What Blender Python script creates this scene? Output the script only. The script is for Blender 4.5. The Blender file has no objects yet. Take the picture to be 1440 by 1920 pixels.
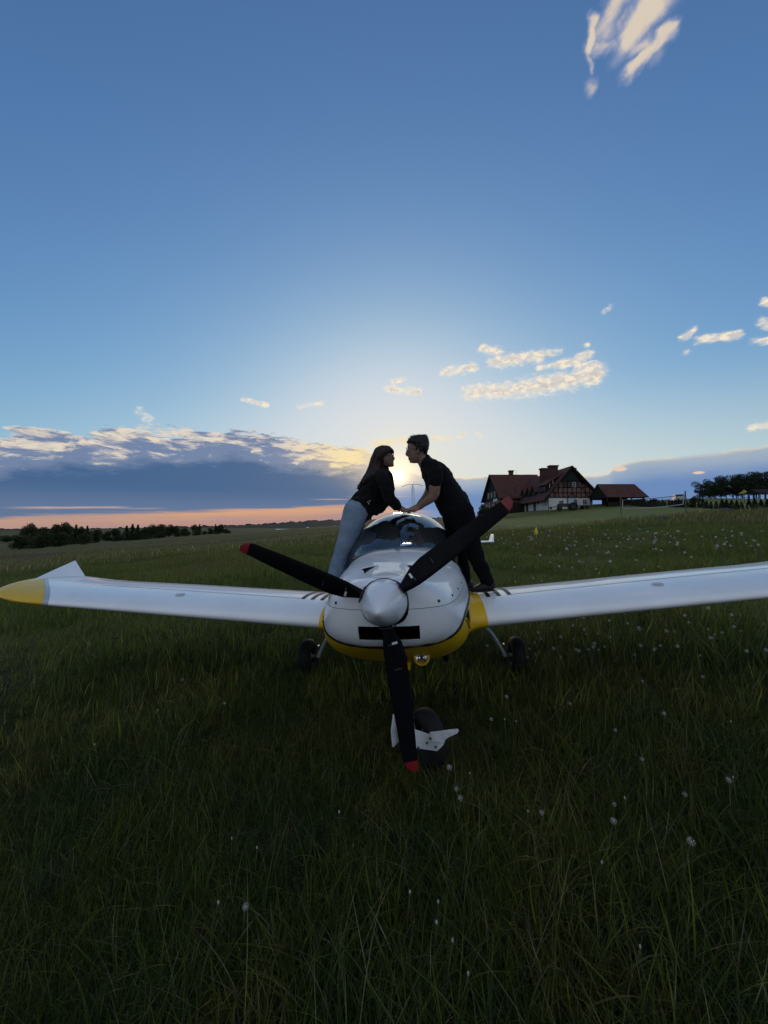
import bpy, bmesh, math, random
import numpy as np
from mathutils import Vector, Matrix, Euler, noise as mnoise

random.seed(7)
RNG = np.random.default_rng(11)
SC = bpy.context.scene
COL = SC.collection
R = math.radians
PI = math.pi

# ------------------------------------------------------------------ camera
CAM_H = 1.60
PITCH = R(2.07)
FPX = 693.0
cam_data = bpy.data.cameras.new('camera')
cam_data.sensor_fit = 'VERTICAL'
cam_data.sensor_height = 36.0
cam_data.lens = 36.0 * FPX / 1920.0
cam_data.clip_start = 0.05
cam_data.clip_end = 12000
cam = bpy.data.objects.new('camera', cam_data)
COL.objects.link(cam)
cam.location = (0, 0, CAM_H)
cam.rotation_euler = (R(90) + PITCH, 0, 0)
SC.camera = cam

SC.view_settings.view_transform = 'Standard'
SC.view_settings.look = 'None'
SC.view_settings.exposure = 0.0
SC.view_settings.gamma = 1.0
SC.view_settings.use_curve_mapping = False


def at(X, Y, D):
    """world point of the photograph's pixel (1440x1920) at distance D along the view axis"""
    u = (960.0 - Y) / FPX
    return Vector(((X - 720.0) / FPX * D,
                   (math.cos(PITCH) - u * math.sin(PITCH)) * D,
                   CAM_H + (math.sin(PITCH) + u * math.cos(PITCH)) * D))


def azel(X, Y):
    d = at(X, Y, 1.0) - Vector((0, 0, CAM_H))
    d.normalize()
    return math.degrees(math.atan2(d.x, d.y)), math.degrees(math.asin(d.z))


# ------------------------------------------------------------------ node maths
class N:
    """tiny wrapper so that shader maths can be written as expressions"""
    nt = None

    def __init__(self, s):
        self.s = s

    @staticmethod
    def m(op, *a, clamp=False):
        n = N.nt.nodes.new('ShaderNodeMath')
        n.operation = op
        n.use_clamp = clamp
        for i, v in enumerate(a):
            if isinstance(v, N):
                N.nt.links.new(v.s, n.inputs[i])
            else:
                n.inputs[i].default_value = float(v)
        return N(n.outputs[0])

    def __add__(s, o): return N.m('ADD', s, o)
    def __radd__(s, o): return N.m('ADD', o, s)
    def __sub__(s, o): return N.m('SUBTRACT', s, o)
    def __rsub__(s, o): return N.m('SUBTRACT', o, s)
    def __mul__(s, o): return N.m('MULTIPLY', s, o)
    def __rmul__(s, o): return N.m('MULTIPLY', o, s)
    def __truediv__(s, o): return N.m('DIVIDE', s, o)
    def __pow__(s, o): return N.m('POWER', s, o)
    def max(s, o): return N.m('MAXIMUM', s, o)
    def min(s, o): return N.m('MINIMUM', s, o)
    def exp(s): return N.m('EXPONENT', s)
    def abs(s): return N.m('ABSOLUTE', s)
    def clamp(s): return N.m('ADD', s, 0.0, clamp=True)


def smooth(v, a, b):
    n = N.nt.nodes.new('ShaderNodeMapRange')
    n.interpolation_type = 'SMOOTHSTEP'
    n.inputs[1].default_value = a
    n.inputs[2].default_value = b
    N.nt.links.new(v.s, n.inputs[0])
    return N(n.outputs[0])


def vec(x, y, z=0.0):
    n = N.nt.nodes.new('ShaderNodeCombineXYZ')
    for i, v in enumerate((x, y, z)):
        if isinstance(v, N):
            N.nt.links.new(v.s, n.inputs[i])
        else:
            n.inputs[i].default_value = v
    return N(n.outputs[0])


def fbm(v, scale, detail=5.0, rough=0.55, dist=0.0, lac=2.0):
    n = N.nt.nodes.new('ShaderNodeTexNoise')
    n.noise_dimensions = '3D'
    n.inputs['Scale'].default_value = scale
    n.inputs['Detail'].default_value = detail
    n.inputs['Roughness'].default_value = rough
    n.inputs['Lacunarity'].default_value = lac
    n.inputs['Distortion'].default_value = dist
    if v is not None:
        N.nt.links.new(v.s, n.inputs['Vector'])
    return N(n.outputs['Fac'])


def table(v, pts):
    """piecewise linear function of v through pts [(x, value)...] built from a colour ramp"""
    pts = sorted(pts)
    x0, x1 = pts[0][0], pts[-1][0]
    lo = min(p[1] for p in pts)
    hi = max(p[1] for p in pts) + 1e-6
    t = (v - x0) * (1.0 / (x1 - x0))
    n = N.nt.nodes.new('ShaderNodeValToRGB')
    n.color_ramp.interpolation = 'LINEAR'
    el = n.color_ramp.elements
    while len(el) < len(pts):
        el.new(0.5)
    for e, (x, y) in zip(el, pts):
        e.position = (x - x0) / (x1 - x0)
        k = (y - lo) / (hi - lo)
        e.color = (k, k, k, 1)
    N.nt.links.new(t.s, n.inputs[0])
    sp = N.nt.nodes.new('ShaderNodeSeparateColor')
    N.nt.links.new(n.outputs[0], sp.inputs[0])
    return N(sp.outputs[0]) * (hi - lo) + lo


def rgb(c):
    n = N.nt.nodes.new('ShaderNodeRGB')
    n.outputs[0].default_value = (c[0], c[1], c[2], 1)
    return N(n.outputs[0])


def mix(f, a, b):
    n = N.nt.nodes.new('ShaderNodeMix')
    n.data_type = 'RGBA'
    n.clamp_factor = True
    if isinstance(f, N):
        N.nt.links.new(f.s, n.inputs[0])
    else:
        n.inputs[0].default_value = f
    for i, v in ((6, a), (7, b)):
        if isinstance(v, N):
            N.nt.links.new(v.s, n.inputs[i])
        else:
            n.inputs[i].default_value = (v[0], v[1], v[2], 1)
    return N(n.outputs[2])


def srgb(r, g, b):
    def f(c):
        c /= 255.0
        return c / 12.92 if c <= 0.04045 else ((c + 0.055) / 1.055) ** 2.4
    return (f(r), f(g), f(b))


# ------------------------------------------------------------------ sky
SUN_AZ, SUN_EL = azel(745, 892)
world = bpy.data.worlds.new('World')
SC.world = world
world.use_nodes = True
NT = N.nt = world.node_tree
bg = NT.nodes['Background']
bg.inputs[1].default_value = 0.1
tc = NT.nodes.new('ShaderNodeTexCoord')
sep = NT.nodes.new('ShaderNodeSeparateXYZ')
NT.links.new(tc.outputs['Generated'], sep.inputs[0])
dx, dy, dz = (N(sep.outputs[i]) for i in range(3))
EL = N.m('ARCSINE', dz.min(1.0).max(-1.0)) * 57.29578
AZ = N.m('ARCTAN2', dx, dy) * 57.29578

sky = NT.nodes.new('ShaderNodeTexSky')
sky.sky_type = 'NISHITA'
sky.sun_disc = False
sky.sun_elevation = R(SUN_EL)
sky.sun_rotation = R(SUN_AZ)
sky.air_density = 1.0
sky.dust_density = 1.1
sky.ozone_density = 1.0
ssp = NT.nodes.new('ShaderNodeSeparateColor')
NT.links.new(sky.outputs[0], ssp.inputs[0])
chan = []
# camera white balance and shoulder, so that the glow round the sun keeps its colour
for i, (wb, k) in enumerate(((0.088, 1.42), (0.142, 1.34), (0.232, 1.22))):
    v = N(ssp.outputs[i]) * wb
    chan.append(v / N.m('POWER', 1.0 + N.m('POWER', v * k, 2.5), 0.4))
cc = NT.nodes.new('ShaderNodeCombineColor')
for i in range(3):
    NT.links.new(chan[i].s, cc.inputs[i])
col = N(cc.outputs[0])

# broken high cloud added in the unseen eastern sky, to light the airplane and grass
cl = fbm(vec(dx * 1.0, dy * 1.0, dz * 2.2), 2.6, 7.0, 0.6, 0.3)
added_cover = smooth(cl + smooth(dy, 0.36, -0.25) * 0.31, 0.60, 0.80) * smooth(dy, 0.40, 0.05)
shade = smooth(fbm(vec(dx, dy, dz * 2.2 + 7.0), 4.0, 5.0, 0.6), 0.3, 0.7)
col = mix(added_cover * 0.95, col, mix(shade, srgb(222, 228, 234), srgb(158, 174, 202)))

# angular distance from the sun (degrees)
sd = Vector((math.sin(R(SUN_AZ)) * math.cos(R(SUN_EL)), math.cos(R(SUN_AZ)) * math.cos(R(SUN_EL)), math.sin(R(SUN_EL))))
SDOT = dx * sd.x + dy * sd.y + dz * sd.z
SANG = N.m('ARCCOSINE', SDOT.min(0.9999999).max(-1.0)) * 57.29578

CREAM = srgb(246, 228, 202)
GREYV = srgb(138, 146, 168)
SLATE = srgb(84, 112, 164)

# --- small scattered clouds --------------------------------------------------
def capsule(ax, ay, bx, by, px, py, w):
    """soft stroke from a to b, half width w, in the plane coordinates px, py -> 0..1"""
    ex, ey = bx - ax, by - ay
    L2 = ex * ex + ey * ey + 1e-6
    u_, v_ = px - ax, py - ay
    t = ((u_ * ex + v_ * ey) * (1.0 / L2)).clamp()
    p_, q_ = u_ - t * ex, v_ - t * ey
    return N.m('EXPONENT', (p_ * p_ + q_ * q_) * (-1.0 / (w * w)))


na_ = fbm(vec(AZ * 0.30, EL * 0.62, 0.0), 1.6, 3.0, 0.55, 0.2)
nb_ = fbm(vec(AZ * 0.75, EL * 1.25, 3.0), 1.3, 5.0, 0.55, 0.3)
env = None
PXD = 0.072
for (x0, y0, x1, y1, w_, amp) in ((880, 735, 1000, 729, 17, .50), (985, 727, 1112, 703, 21, .52), (1085, 688, 1122, 690, 14, .44), (925, 679, 1012, 668, 13, .50), (832, 698, 888, 688, 10, .48),
                                  (905, 655, 935, 661, 11, .46), (1012, 690, 1060, 681, 9, .42), (1052, 684, 1104, 667, 10, .46), (1028, 662, 1050, 659, 8, .42), (728, 729, 784, 734, 9, .46), (736, 716, 760, 711, 6, .40),
                                  (1283, 632, 1299, 620, 7, .46), (1312, 637, 1382, 628, 8, .44), (1432, 566, 1446, 569, 6, .44), (1426, 605, 1448, 611, 7, .42), (1412, 640, 1442, 638, 6, .40), (1286, 660, 1288, 660, 6, .40),
                                  (1098, 646, 1101, 646, 6, .42), (1133, 584, 1143, 576, 6, .34), (455, 748, 500, 760, 6, .40), (560, 763, 605, 755, 6, .40), (702, 833, 762, 826, 9, .46), (815, 822, 846, 821, 7, .44),
                                  (858, 819, 872, 814, 6, .42), (895, 815, 902, 819, 5, .40), (1408, 802, 1450, 796, 7, .44), (262, 772, 284, 794, 10, .30)):
    a1, e1 = azel(x0, y0)
    a2, e2 = azel(x1, y1)
    k = math.cos(R(e1))
    c_ = capsule(a1 * k, e1, a2 * k, e2, AZ * k, EL, w_ * PXD) * amp
    env = c_ if env is None else env.max(c_)
dens = (na_ - 0.5) * 0.95 + (nb_ - 0.5) * 1.20 + env * 1.30 - 0.25
m1 = (smooth(dens, -0.08, 0.52) * smooth(env, 0.03, 0.18) + smooth(env, 0.02, 0.5) * 0.14).clamp()
core = smooth(dens, 0.10, 0.42) * smooth(nb_, 0.60, 0.42)
c1 = mix(core, srgb(248, 234, 210), srgb(204, 196, 190))
warm1 = smooth(SANG, 14.0, 3.0)
c1 = mix(warm1 * 0.7, c1, srgb(250, 216, 140))
col = mix(m1 * 0.93, col, c1)

# --- the torn cumulus high on the right ---------------------------------------
cdir = (at(1190, 70, 1.0) - Vector((0, 0, CAM_H))).normalized()
cr_ = cdir.cross(Vector((0, 0, 1))).normalized()
cu_ = cr_.cross(cdir)


def tang(X, Y):
    d_ = (at(X, Y, 1.0) - Vector((0, 0, CAM_H))).normalized()
    f = d_.dot(cdir)
    return 57.3 * d_.dot(cr_) / f, 57.3 * d_.dot(cu_) / f


fwd_ = (dx * cdir.x + dy * cdir.y + dz * cdir.z).max(0.05)
TU = (dx * cr_.x + dy * cr_.y + dz * cr_.z) / fwd_ * 57.3
TV = (dx * cu_.x + dy * cu_.y + dz * cu_.z) / fwd_ * 57.3
sa, sb = tang(1176, 148), tang(1272, 46)
th = math.atan2(sb[1] - sa[1], sb[0] - sa[0])
px1 = math.hypot(sb[0] - sa[0], sb[1] - sa[1]) / math.hypot(96, 102)      # degrees per pixel here
ul = TU * math.cos(th) + TV * math.sin(th)
ut = TV * math.cos(th) - TU * math.sin(th)
wa = fbm(vec(ul * 0.30, ut * 0.30, 3.0), 1.0, 4.0, 0.55)
wb = fbm(vec(ul * 0.30, ut * 0.30, 13.0), 1.0, 4.0, 0.55)
TUw = TU + (wa - 0.5) * 2.8
TVw = TV + (wb - 0.5) * 2.8
e2 = None
for (x0, y0, x1, y1, w_, amp) in ((1180, 62, 1222, 18, 40, .95), (1218, 14, 1262, -60, 44, .95), (1138, 55, 1170, -25, 28, .62), (1109, 84, 1118, 36, 14, .74), (1107, 88, 1107, 132, 8, .54), (1102, 158, 1110, 164, 16, .44),
                                  (1122, 84, 1195, 88, 17, .62), (1178, 143, 1264, 56, 16, .82), (1190, 95, 1222, 92, 20, .64), (1225, 110, 1250, 70, 18, .46)):
    c_ = capsule(*tang(x0, y0), *tang(x1, y1), TUw, TVw, w_ * px1 * 1.35) * amp
    e2 = c_ if e2 is None else e2.max(c_)
fib = fbm(vec(ul * 0.26, ut * 0.46, 1.7), 1.0, 5.0, 0.52, 0.4)
d2 = (fib - 0.5) * 0.80 + e2 - 0.22
m2 = smooth(d2, -0.12, 0.50) * smooth(e2, 0.03, 0.20)
c2 = mix(smooth(d2 + (fbm(vec(ul * 0.35, ut * 0.55, 21.0), 1.0, 4.0, 0.55) - 0.5) * 1.1, 0.14, 0.62), srgb(164, 168, 190), srgb(224, 208, 186))
col = mix(m2 * 0.92, col, c2)

# --- the low bank ------------------------------------------------------------
top_px = ((-250, 815), (0, 812), (60, 803), (150, 808), (250, 806), (330, 803), (430, 806), (530, 822), (620, 830),
          (690, 842), (735, 868), (790, 886), (880, 893), (915, 889), (950, 885), (1005, 884), (1040, 892), (1120, 888),
          (1140, 884), (1152, 872), (1200, 858), (1300, 849), (1440, 833), (1640, 815))
TOP = table(AZ, [(azel(X, Y)[0], azel(X, Y)[1]) for X, Y in top_px])
LEFT = smooth(AZ, 1.0, -5.0)
RIGHT = smooth(AZ, 9.0, 15.0)
pb = vec(AZ * 0.16, EL * 0.62, 5.0)
nb = fbm(pb, 1.15, 7.0, 0.62, 0.25)
ne = fbm(vec(AZ * 0.5, EL * 0.9, 9.0), 1.0, 6.0, 0.6)
d = TOP - EL + (nb - 0.5) * (LEFT * 4.4 + 0.7) + (ne - 0.5) * (1.0 + RIGHT * -0.35)
mA = smooth(d, 0.0, 0.55)
# left: broken, sunlit upper part over a slate blue body
lit = smooth((fbm(vec(AZ * 0.22, EL * 0.95, 2.0), 1.25, 8.0, 0.66, 0.5)) - d * 0.048 + smooth(SANG, 22.0, 2.0) * 0.10, 0.36, 0.54)
zone = smooth(d, 5.2, 3.2)
sunside = smooth(SANG, 20.0, 4.0)
creamc = mix(sunside, srgb(228, 214, 196), srgb(252, 226, 162))
greyc = mix(sunside, srgb(112, 130, 164), srgb(184, 172, 162))
ctop = mix(lit, greyc, creamc)
slate = mix(smooth(EL, 5.6, 1.8), srgb(62, 95, 138), srgb(92, 114, 150))
slate = mix(smooth(SANG, 9.0, 2.0) * 0.5, slate, srgb(178, 160, 150))
cleft = mix(zone, slate, ctop)
# right: smooth blue-grey bank with a bright rim
rim = smooth(d, 0.75, 0.12) * (0.75 + 0.9 * smooth(SANG, 36.0, 16.0)) * smooth(ne, 0.30, 0.55)
bodyr = mix(smooth(d, 0.4, 3.6), srgb(158, 174, 192), srgb(94, 130, 184))
bodyr = mix(smooth(EL, 3.4, 1.0), bodyr, srgb(112, 140, 186))
cright = mix(rim, bodyr, srgb(248, 222, 178))
cbank = mix(LEFT, cright, cleft)
col = mix(mA * 0.97, col, cbank)

# small sunlit scraps inside the right bank
for (X, Y, wx, wy) in ((1310, 886, 0.55, 0.18), (1162, 880, 0.8, 0.4)):
    a, e = azel(X, Y)
    g = N.m('EXPONENT', (((AZ - a) * (1 / wx)) ** 2.0 + ((EL - e) * (1 / wy)) ** 2.0) * -1.0) + (ne - 0.5) * 1.4
    col = mix(smooth(g, 0.30, 0.8) * 0.85, col, srgb(236, 206, 176))

# peach opening under the bank on the left, with thin streaks
PEL = table(AZ, [(azel(X, Y)[0], azel(X, Y)[1]) for X, Y in ((-250, 975), (0, 968), (200, 962), (400, 955), (640, 946), (760, 950), (820, 956), (900, 962))])
ns = fbm(vec(AZ * 0.07, EL * 1.5, 4.0), 1.4, 6.0, 0.6, 0.2)
dp = PEL - EL + (ns - 0.5) * 1.5
mp = smooth(dp, -0.12, 0.42) * smooth(AZ, 9.0, 1.0)
pe = mix(smooth(dp, 0.1, 2.4), srgb(222, 166, 124), srgb(180, 138, 130))
pe = mix(smooth(AZ, -20.0, -44.0) * 0.65, pe, srgb(176, 146, 138))
pe = mix(smooth(ns, 0.50, 0.66) * 0.5, pe, srgb(168, 142, 156))
col = mix(mp * 0.93, col, pe)
for (X0, X1, Y, hw_, amp) in ((40, 230, 951, 0.20, 0.55), (230, 300, 953, 0.12, 0.3), (595, 655, 936, 0.10, 0.4), (660, 760, 931, 0.10, 0.4)):
    a1, e1 = azel(X0, Y)
    a2, e2_ = azel(X1, Y)
    ma = smooth(AZ, a1 - 2.0, a1 + 2.0) * smooth(AZ, a2 + 1.5, a2 - 1.5)
    eln = (EL - (AZ - a1) * ((e2_ - e1) / (a2 - a1)) - e1) + (ns - 0.5) * 0.5
    col = mix(ma * smooth(eln.abs(), hw_, 0.02) * amp, col, srgb(232, 186, 158))

# warm air round the sun and low over the western horizon
wlow = smooth(EL, 21.0, 5.0) * N.m('EXPONENT', (AZ - SUN_AZ).max(0.0) * -0.010 + (AZ - SUN_AZ).min(0.0) * 0.050) * 0.58 * (1.0 - mA * 0.9) * smooth(SANG, 75.0, 45.0)
col = mix(wlow, col, srgb(222, 224, 206))
wg = N.m('EXPONENT', SANG * -0.22) * 0.66 * smooth(EL, SUN_EL - 4.5, SUN_EL + 0.5)
col = mix(wg, col, srgb(244, 226, 184))

# the sun itself, shining through the top of the bank
dirx = AZ - SUN_AZ
glow = N.m('EXPONENT', SANG * -0.95) * 1.0 + N.m('EXPONENT', SANG * -0.30) * 0.24
gmask = glow * (0.45 + 0.55 * smooth(EL, SUN_EL - 3.2, SUN_EL - 0.4))
ad = NT.nodes.new('ShaderNodeMix')
ad.data_type = 'RGBA'
ad.blend_type = 'ADD'
ad.inputs[0].default_value = 1.0
gc = NT.nodes.new('ShaderNodeVectorMath')
gc.operation = 'SCALE'
gc.inputs[0].default_value = (1.0, 0.66, 0.22)
NT.links.new(gmask.s, gc.inputs['Scale'])
NT.links.new(col.s, ad.inputs[6])
NT.links.new(gc.outputs[0], ad.inputs[7])
col = N(ad.outputs[2])
disc = smooth(SANG, 0.95, 0.50) * 2.0 + N.m('EXPONENT', SANG * -1.5) * 0.85
ad2 = NT.nodes.new('ShaderNodeMix')
ad2.data_type = 'RGBA'
ad2.blend_type = 'ADD'
ad2.inputs[0].default_value = 1.0
gc2 = NT.nodes.new('ShaderNodeVectorMath')
gc2.operation = 'SCALE'
gc2.inputs[0].default_value = (3.0, 2.5, 1.5)
NT.links.new(disc.s, gc2.inputs['Scale'])
NT.links.new(col.s, ad2.inputs[6])
NT.links.new(gc2.outputs[0], ad2.inputs[7])
col = N(ad2.outputs[2])
# the colours above are display-referred; the Background strength is 0.1
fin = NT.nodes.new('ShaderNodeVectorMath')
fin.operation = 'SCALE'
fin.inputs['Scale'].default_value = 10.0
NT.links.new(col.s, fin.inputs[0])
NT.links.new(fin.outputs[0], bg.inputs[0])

# ------------------------------------------------------------------ sun lamp (behind thin cloud at dusk)
sl = bpy.data.lights.new('sun', 'SUN')
sl.energy = 0.45
sl.angle = R(3.0)
sl.color = (1.0, 0.72, 0.42)
sun = bpy.data.objects.new('sun', sl)
COL.objects.link(sun)
sun.rotation_euler = (-sd).to_track_quat('-Z', 'Y').to_euler()
sun.location = (0, 40, 30)
world.cycles.sampling_method = 'MANUAL'
world.cycles.sample_map_resolution = 512
# ------------------------------------------------------------------ helpers
def link(o, parent=None):
    COL.objects.link(o)
    if parent is not None:
        o.parent = parent
    return o


def tag(o, label=None, cat=None, group=None, kind=None):
    if label: o['label'] = label
    if cat: o['category'] = cat
    if group: o['group'] = group
    if kind: o['kind'] = kind
    return o


def empty(name, loc=(0, 0, 0), rot=(0, 0, 0)):
    o = bpy.data.objects.new(name, None)
    o.empty_display_size = 0.3
    o.location = loc
    o.rotation_euler = rot
    return link(o)


class MB:
    """collects shapes and links them as one mesh object"""

    def __init__(self):
        self.v, self.f, self.mi = [], [], []

    def add(self, vs, fs, mi=0, M=None):
        b = len(self.v)
        for p in vs:
            p = Vector(p)
            self.v.append(M @ p if M is not None else p)
        for f in fs:
            self.f.append([b + i for i in f])
            self.mi.append(mi)
        return self

    def box(self, c, s, mi=0, rot=None, M=None, taper=1.0):
        x, y, z = (k / 2 for k in s)
        t = taper
        vs = [Vector(p) for p in ((-x, -y, -z), (x, -y, -z), (x, y, -z), (-x, y, -z), (-x * t, -y * t, z), (x * t, -y * t, z), (x * t, y * t, z), (-x * t, y * t, z))]
        if rot is not None:
            e = Euler(rot).to_matrix()
            vs = [e @ p for p in vs]
        c = Vector(c)
        return self.add([p + c for p in vs], [(0, 3, 2, 1), (4, 5, 6, 7), (0, 1, 5, 4), (1, 2, 6, 5), (2, 3, 7, 6), (3, 0, 4, 7)], mi, M)

    def bar(self, a, b, w, h, mi=0, up=(0, 0, 1)):
        a, b = Vector(a), Vector(b)
        t = (b - a)
        L = t.length
        t.normalize()
        s = t.cross(Vector(up))
        if s.length < 1e-4: s = t.cross(Vector((1, 0, 0)))
        s.normalize()
        n = s.cross(t)
        vs = []
        for p in (a, b):
            for i, j in ((-1, -1), (1, -1), (1, 1), (-1, 1)):
                vs.append(p + s * (i * w / 2) + n * (j * h / 2))
        return self.add(vs, [(0, 3, 2, 1), (4, 5, 6, 7), (0, 1, 5, 4), (1, 2, 6, 5), (2, 3, 7, 6), (3, 0, 4, 7)], mi)

    def grid(self, P, mi=0, closed=False, keep=None):
        """P[i][j] rows of points; quads between them"""
        b = len(self.v)
        n, m = len(P), len(P[0])
        for r in P:
            for p in r: self.v.append(Vector(p))
        for i in range(n - 1):
            for j in range(m if closed else m - 1):
                k = (j + 1) % m
                q = [b + i * m + j, b + (i + 1) * m + j, b + (i + 1) * m + k, b + i * m + k]
                if keep is None or keep(sum((self.v[t] for t in q), Vector()) / 4):
                    self.f.append(q)
                    self.mi.append(mi)
        return self

    def tube(self, pts, rad, seg=12, side=None, mi=0, sub=0, cap=True):
        """tube of elliptical section: rad = r or (r across, r along `side`)"""
        pts = [Vector(p) for p in pts]
        if not isinstance(rad, (list, tuple)) or (len(rad) == 2 and len(pts) != 2 and not isinstance(rad[0], (list, tuple))):
            rad = [rad] * len(pts)
        rr = [(r, r) if not isinstance(r, (list, tuple)) else tuple(r) for r in rad]
        if sub and len(pts) > 2:
            Q, S = [], []
            n = len(pts)
            for i in range(n - 1):
                p0, p1, p2, p3 = pts[max(i - 1, 0)], pts[i], pts[i + 1], pts[min(i + 2, n - 1)]
                r0, r1, r2, r3 = rr[max(i - 1, 0)], rr[i], rr[i + 1], rr[min(i + 2, n - 1)]
                for k in range(sub):
                    t = k / sub
                    h = lambda a, b, c, d: 0.5 * (2 * b + (c - a) * t + (2 * a - 5 * b + 4 * c - d) * t * t + (3 * b - a - 3 * c + d) * t ** 3)
                    Q.append(h(p0, p1, p2, p3))
                    S.append((max(h(r0[0], r1[0], r2[0], r3[0]), 1e-4), max(h(r0[1], r1[1], r2[1], r3[1]), 1e-4)))
            Q.append(pts[-1])
            S.append(rr[-1])
            pts, rr = Q, S
        n = len(pts)
        T = []
        for i in range(n):
            t = pts[min(i + 1, n - 1)] - pts[max(i - 1, 0)]
            T.append(t.normalized())
        if side is None:
            side = Vector((0, 1, 0)) if abs(T[0].y) < 0.8 else Vector((1, 0, 0))
        side = Vector(side)
        rings = []

        def ring(p, t, a, b_):
            d = side - t * side.dot(t)
            if d.length < 1e-4: d = t.orthogonal()
            d.normalize()
            s = t.cross(d)
            return [p + s * (a * math.cos(2 * PI * k / seg)) + d * (b_ * math.sin(2 * PI * k / seg)) for k in range(seg)]
        if cap:
            for q in (0.2, 0.6):
                c = math.sqrt(1 - (1 - q) ** 2)
                rings.append(ring(pts[0] - T[0] * (min(rr[0]) * (1 - q)), T[0], rr[0][0] * c, rr[0][1] * c))
        for i in range(n):
            rings.append(ring(pts[i], T[i], *rr[i]))
        if cap:
            for q in (0.6, 0.2):
                c = math.sqrt(1 - (1 - q) ** 2)
                rings.append(ring(pts[-1] + T[-1] * (min(rr[-1]) * (1 - q)), T[-1], rr[-1][0] * c, rr[-1][1] * c))
        b = len(self.v)
        self.grid(rings, mi, closed=True)
        self.f.append([b + k for k in range(seg)])
        self.mi.append(mi)
        e = len(self.v) - seg
        self.f.append([e + k for k in reversed(range(seg))])
        self.mi.append(mi)
        return self

    def lathe(self, prof, M=None, seg=32, mi=0, closed=False):
        """prof = [(r, h)...] turned about local z"""
        rows = []
        for r, h in prof:
            rows.append([Vector((r * math.cos(2 * PI * k / seg), r * math.sin(2 * PI * k / seg), h)) for k in range(seg)])
        if closed: rows.append(rows[0])
        if M is not None: rows = [[M @ p for p in r] for r in rows]
        return self.grid(rows, mi, closed=True)

    def ell(self, c, r, seg=12, M=None, mi=0):
        rows = []
        for i in range(1, seg // 2 + 1):
            a = PI * i / (seg // 2 + 1)
            rows.append([Vector((r[0] * math.sin(a) * math.cos(2 * PI * k / seg), r[1] * math.sin(a) * math.sin(2 * PI * k / seg), r[2] * math.cos(a))) for k in range(seg)])
        if M is not None: rows = [[M @ p for p in q] for q in rows]
        c = Vector(c)
        rows = [[p + c for p in q] for q in rows]
        b = len(self.v)
        self.grid(rows, mi, closed=True)
        self.f.append([b + k for k in range(seg)])
        self.mi.append(mi)
        e = len(self.v) - seg
        self.f.append([e + k for k in reversed(range(seg))])
        self.mi.append(mi)
        return self

    def mesh(self, name, smooth_=True, angle=35, weld=0.0, fix=True):
        me = bpy.data.meshes.new(name)
        me.from_pydata([tuple(p) for p in self.v], [], self.f)
        me.polygons.foreach_set('material_index', self.mi)
        if weld or fix:
            bm = bmesh.new()
            bm.from_mesh(me)
            if weld: bmesh.ops.remove_doubles(bm, verts=bm.verts, dist=weld)
            if fix: bmesh.ops.recalc_face_normals(bm, faces=bm.faces)
            bm.to_mesh(me)
            bm.free()
        if smooth_:
            me.polygons.foreach_set('use_smooth', [True] * len(me.polygons))
            if angle: me.set_sharp_from_angle(angle=R(angle))
        me.update()
        return me

    def build(self, name, mats, parent=None, smooth_=True, angle=35, weld=0.0, fix=True):
        me = self.mesh(name, smooth_, angle, weld, fix)
        for m in (mats if isinstance(mats, (list, tuple)) else [mats]):
            me.materials.append(m)
        o = bpy.data.objects.new(name, me)
        return link(o, parent)


def copy_tree(o, parent=None):
    c = o.copy()
    COL.objects.link(c)
    if parent is not None:
        c.parent = parent
    for ch in o.children:
        copy_tree(ch, c)
    return c


# ------------------------------------------------------------------ materials
def mat(name, col, rough=0.5, spec=0.5, metal=0.0, coat=0.0, var=0.0, vscale=3.0, bump=0.0, bscale=40.0, col2=None, vlo=0.35, vhi=0.65,
        sheen=0.0, rvar=0.0, stretch=None, coords='Object'):
    m = bpy.data.materials.new(name)
    m.use_nodes = True
    nt = m.node_tree
    N.nt = nt
    b = nt.nodes['Principled BSDF']
    b.inputs['Base Color'].default_value = (*col, 1)
    b.inputs['Roughness'].default_value = rough
    b.inputs['Specular IOR Level'].default_value = spec
    b.inputs['Metallic'].default_value = metal
    b.inputs['Coat Weight'].default_value = coat
    b.inputs['Coat Roughness'].default_value = 0.04
    b.inputs['Sheen Weight'].default_value = sheen
    tcn = nt.nodes.new('ShaderNodeTexCoord')
    v = N(tcn.outputs[coords])
    if stretch:
        mp = nt.nodes.new('ShaderNodeMapping')
        mp.inputs['Scale'].default_value = stretch
        nt.links.new(v.s, mp.inputs[0])
        v = N(mp.outputs[0])
    if var or col2:
        n = fbm(v, vscale, 6.0, 0.6)
        f = smooth(n, vlo, vhi)
        c2 = col2 if col2 else tuple(max(0.0, k * (1 - var)) for k in col)
        nt.links.new(mix(f, col, c2).s, b.inputs['Base Color'])
        if rvar:
            nt.links.new((f * rvar + rough).s, b.inputs['Roughness'])
    if bump:
        n = fbm(v, bscale, 5.0, 0.6)
        bp = nt.nodes.new('ShaderNodeBump')
        bp.inputs['Strength'].default_value = 1.0
        bp.inputs['Distance'].default_value = bump
        nt.links.new(n.s, bp.inputs['Height'])
        nt.links.new(bp.outputs[0], b.inputs['Normal'])
    return m


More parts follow.
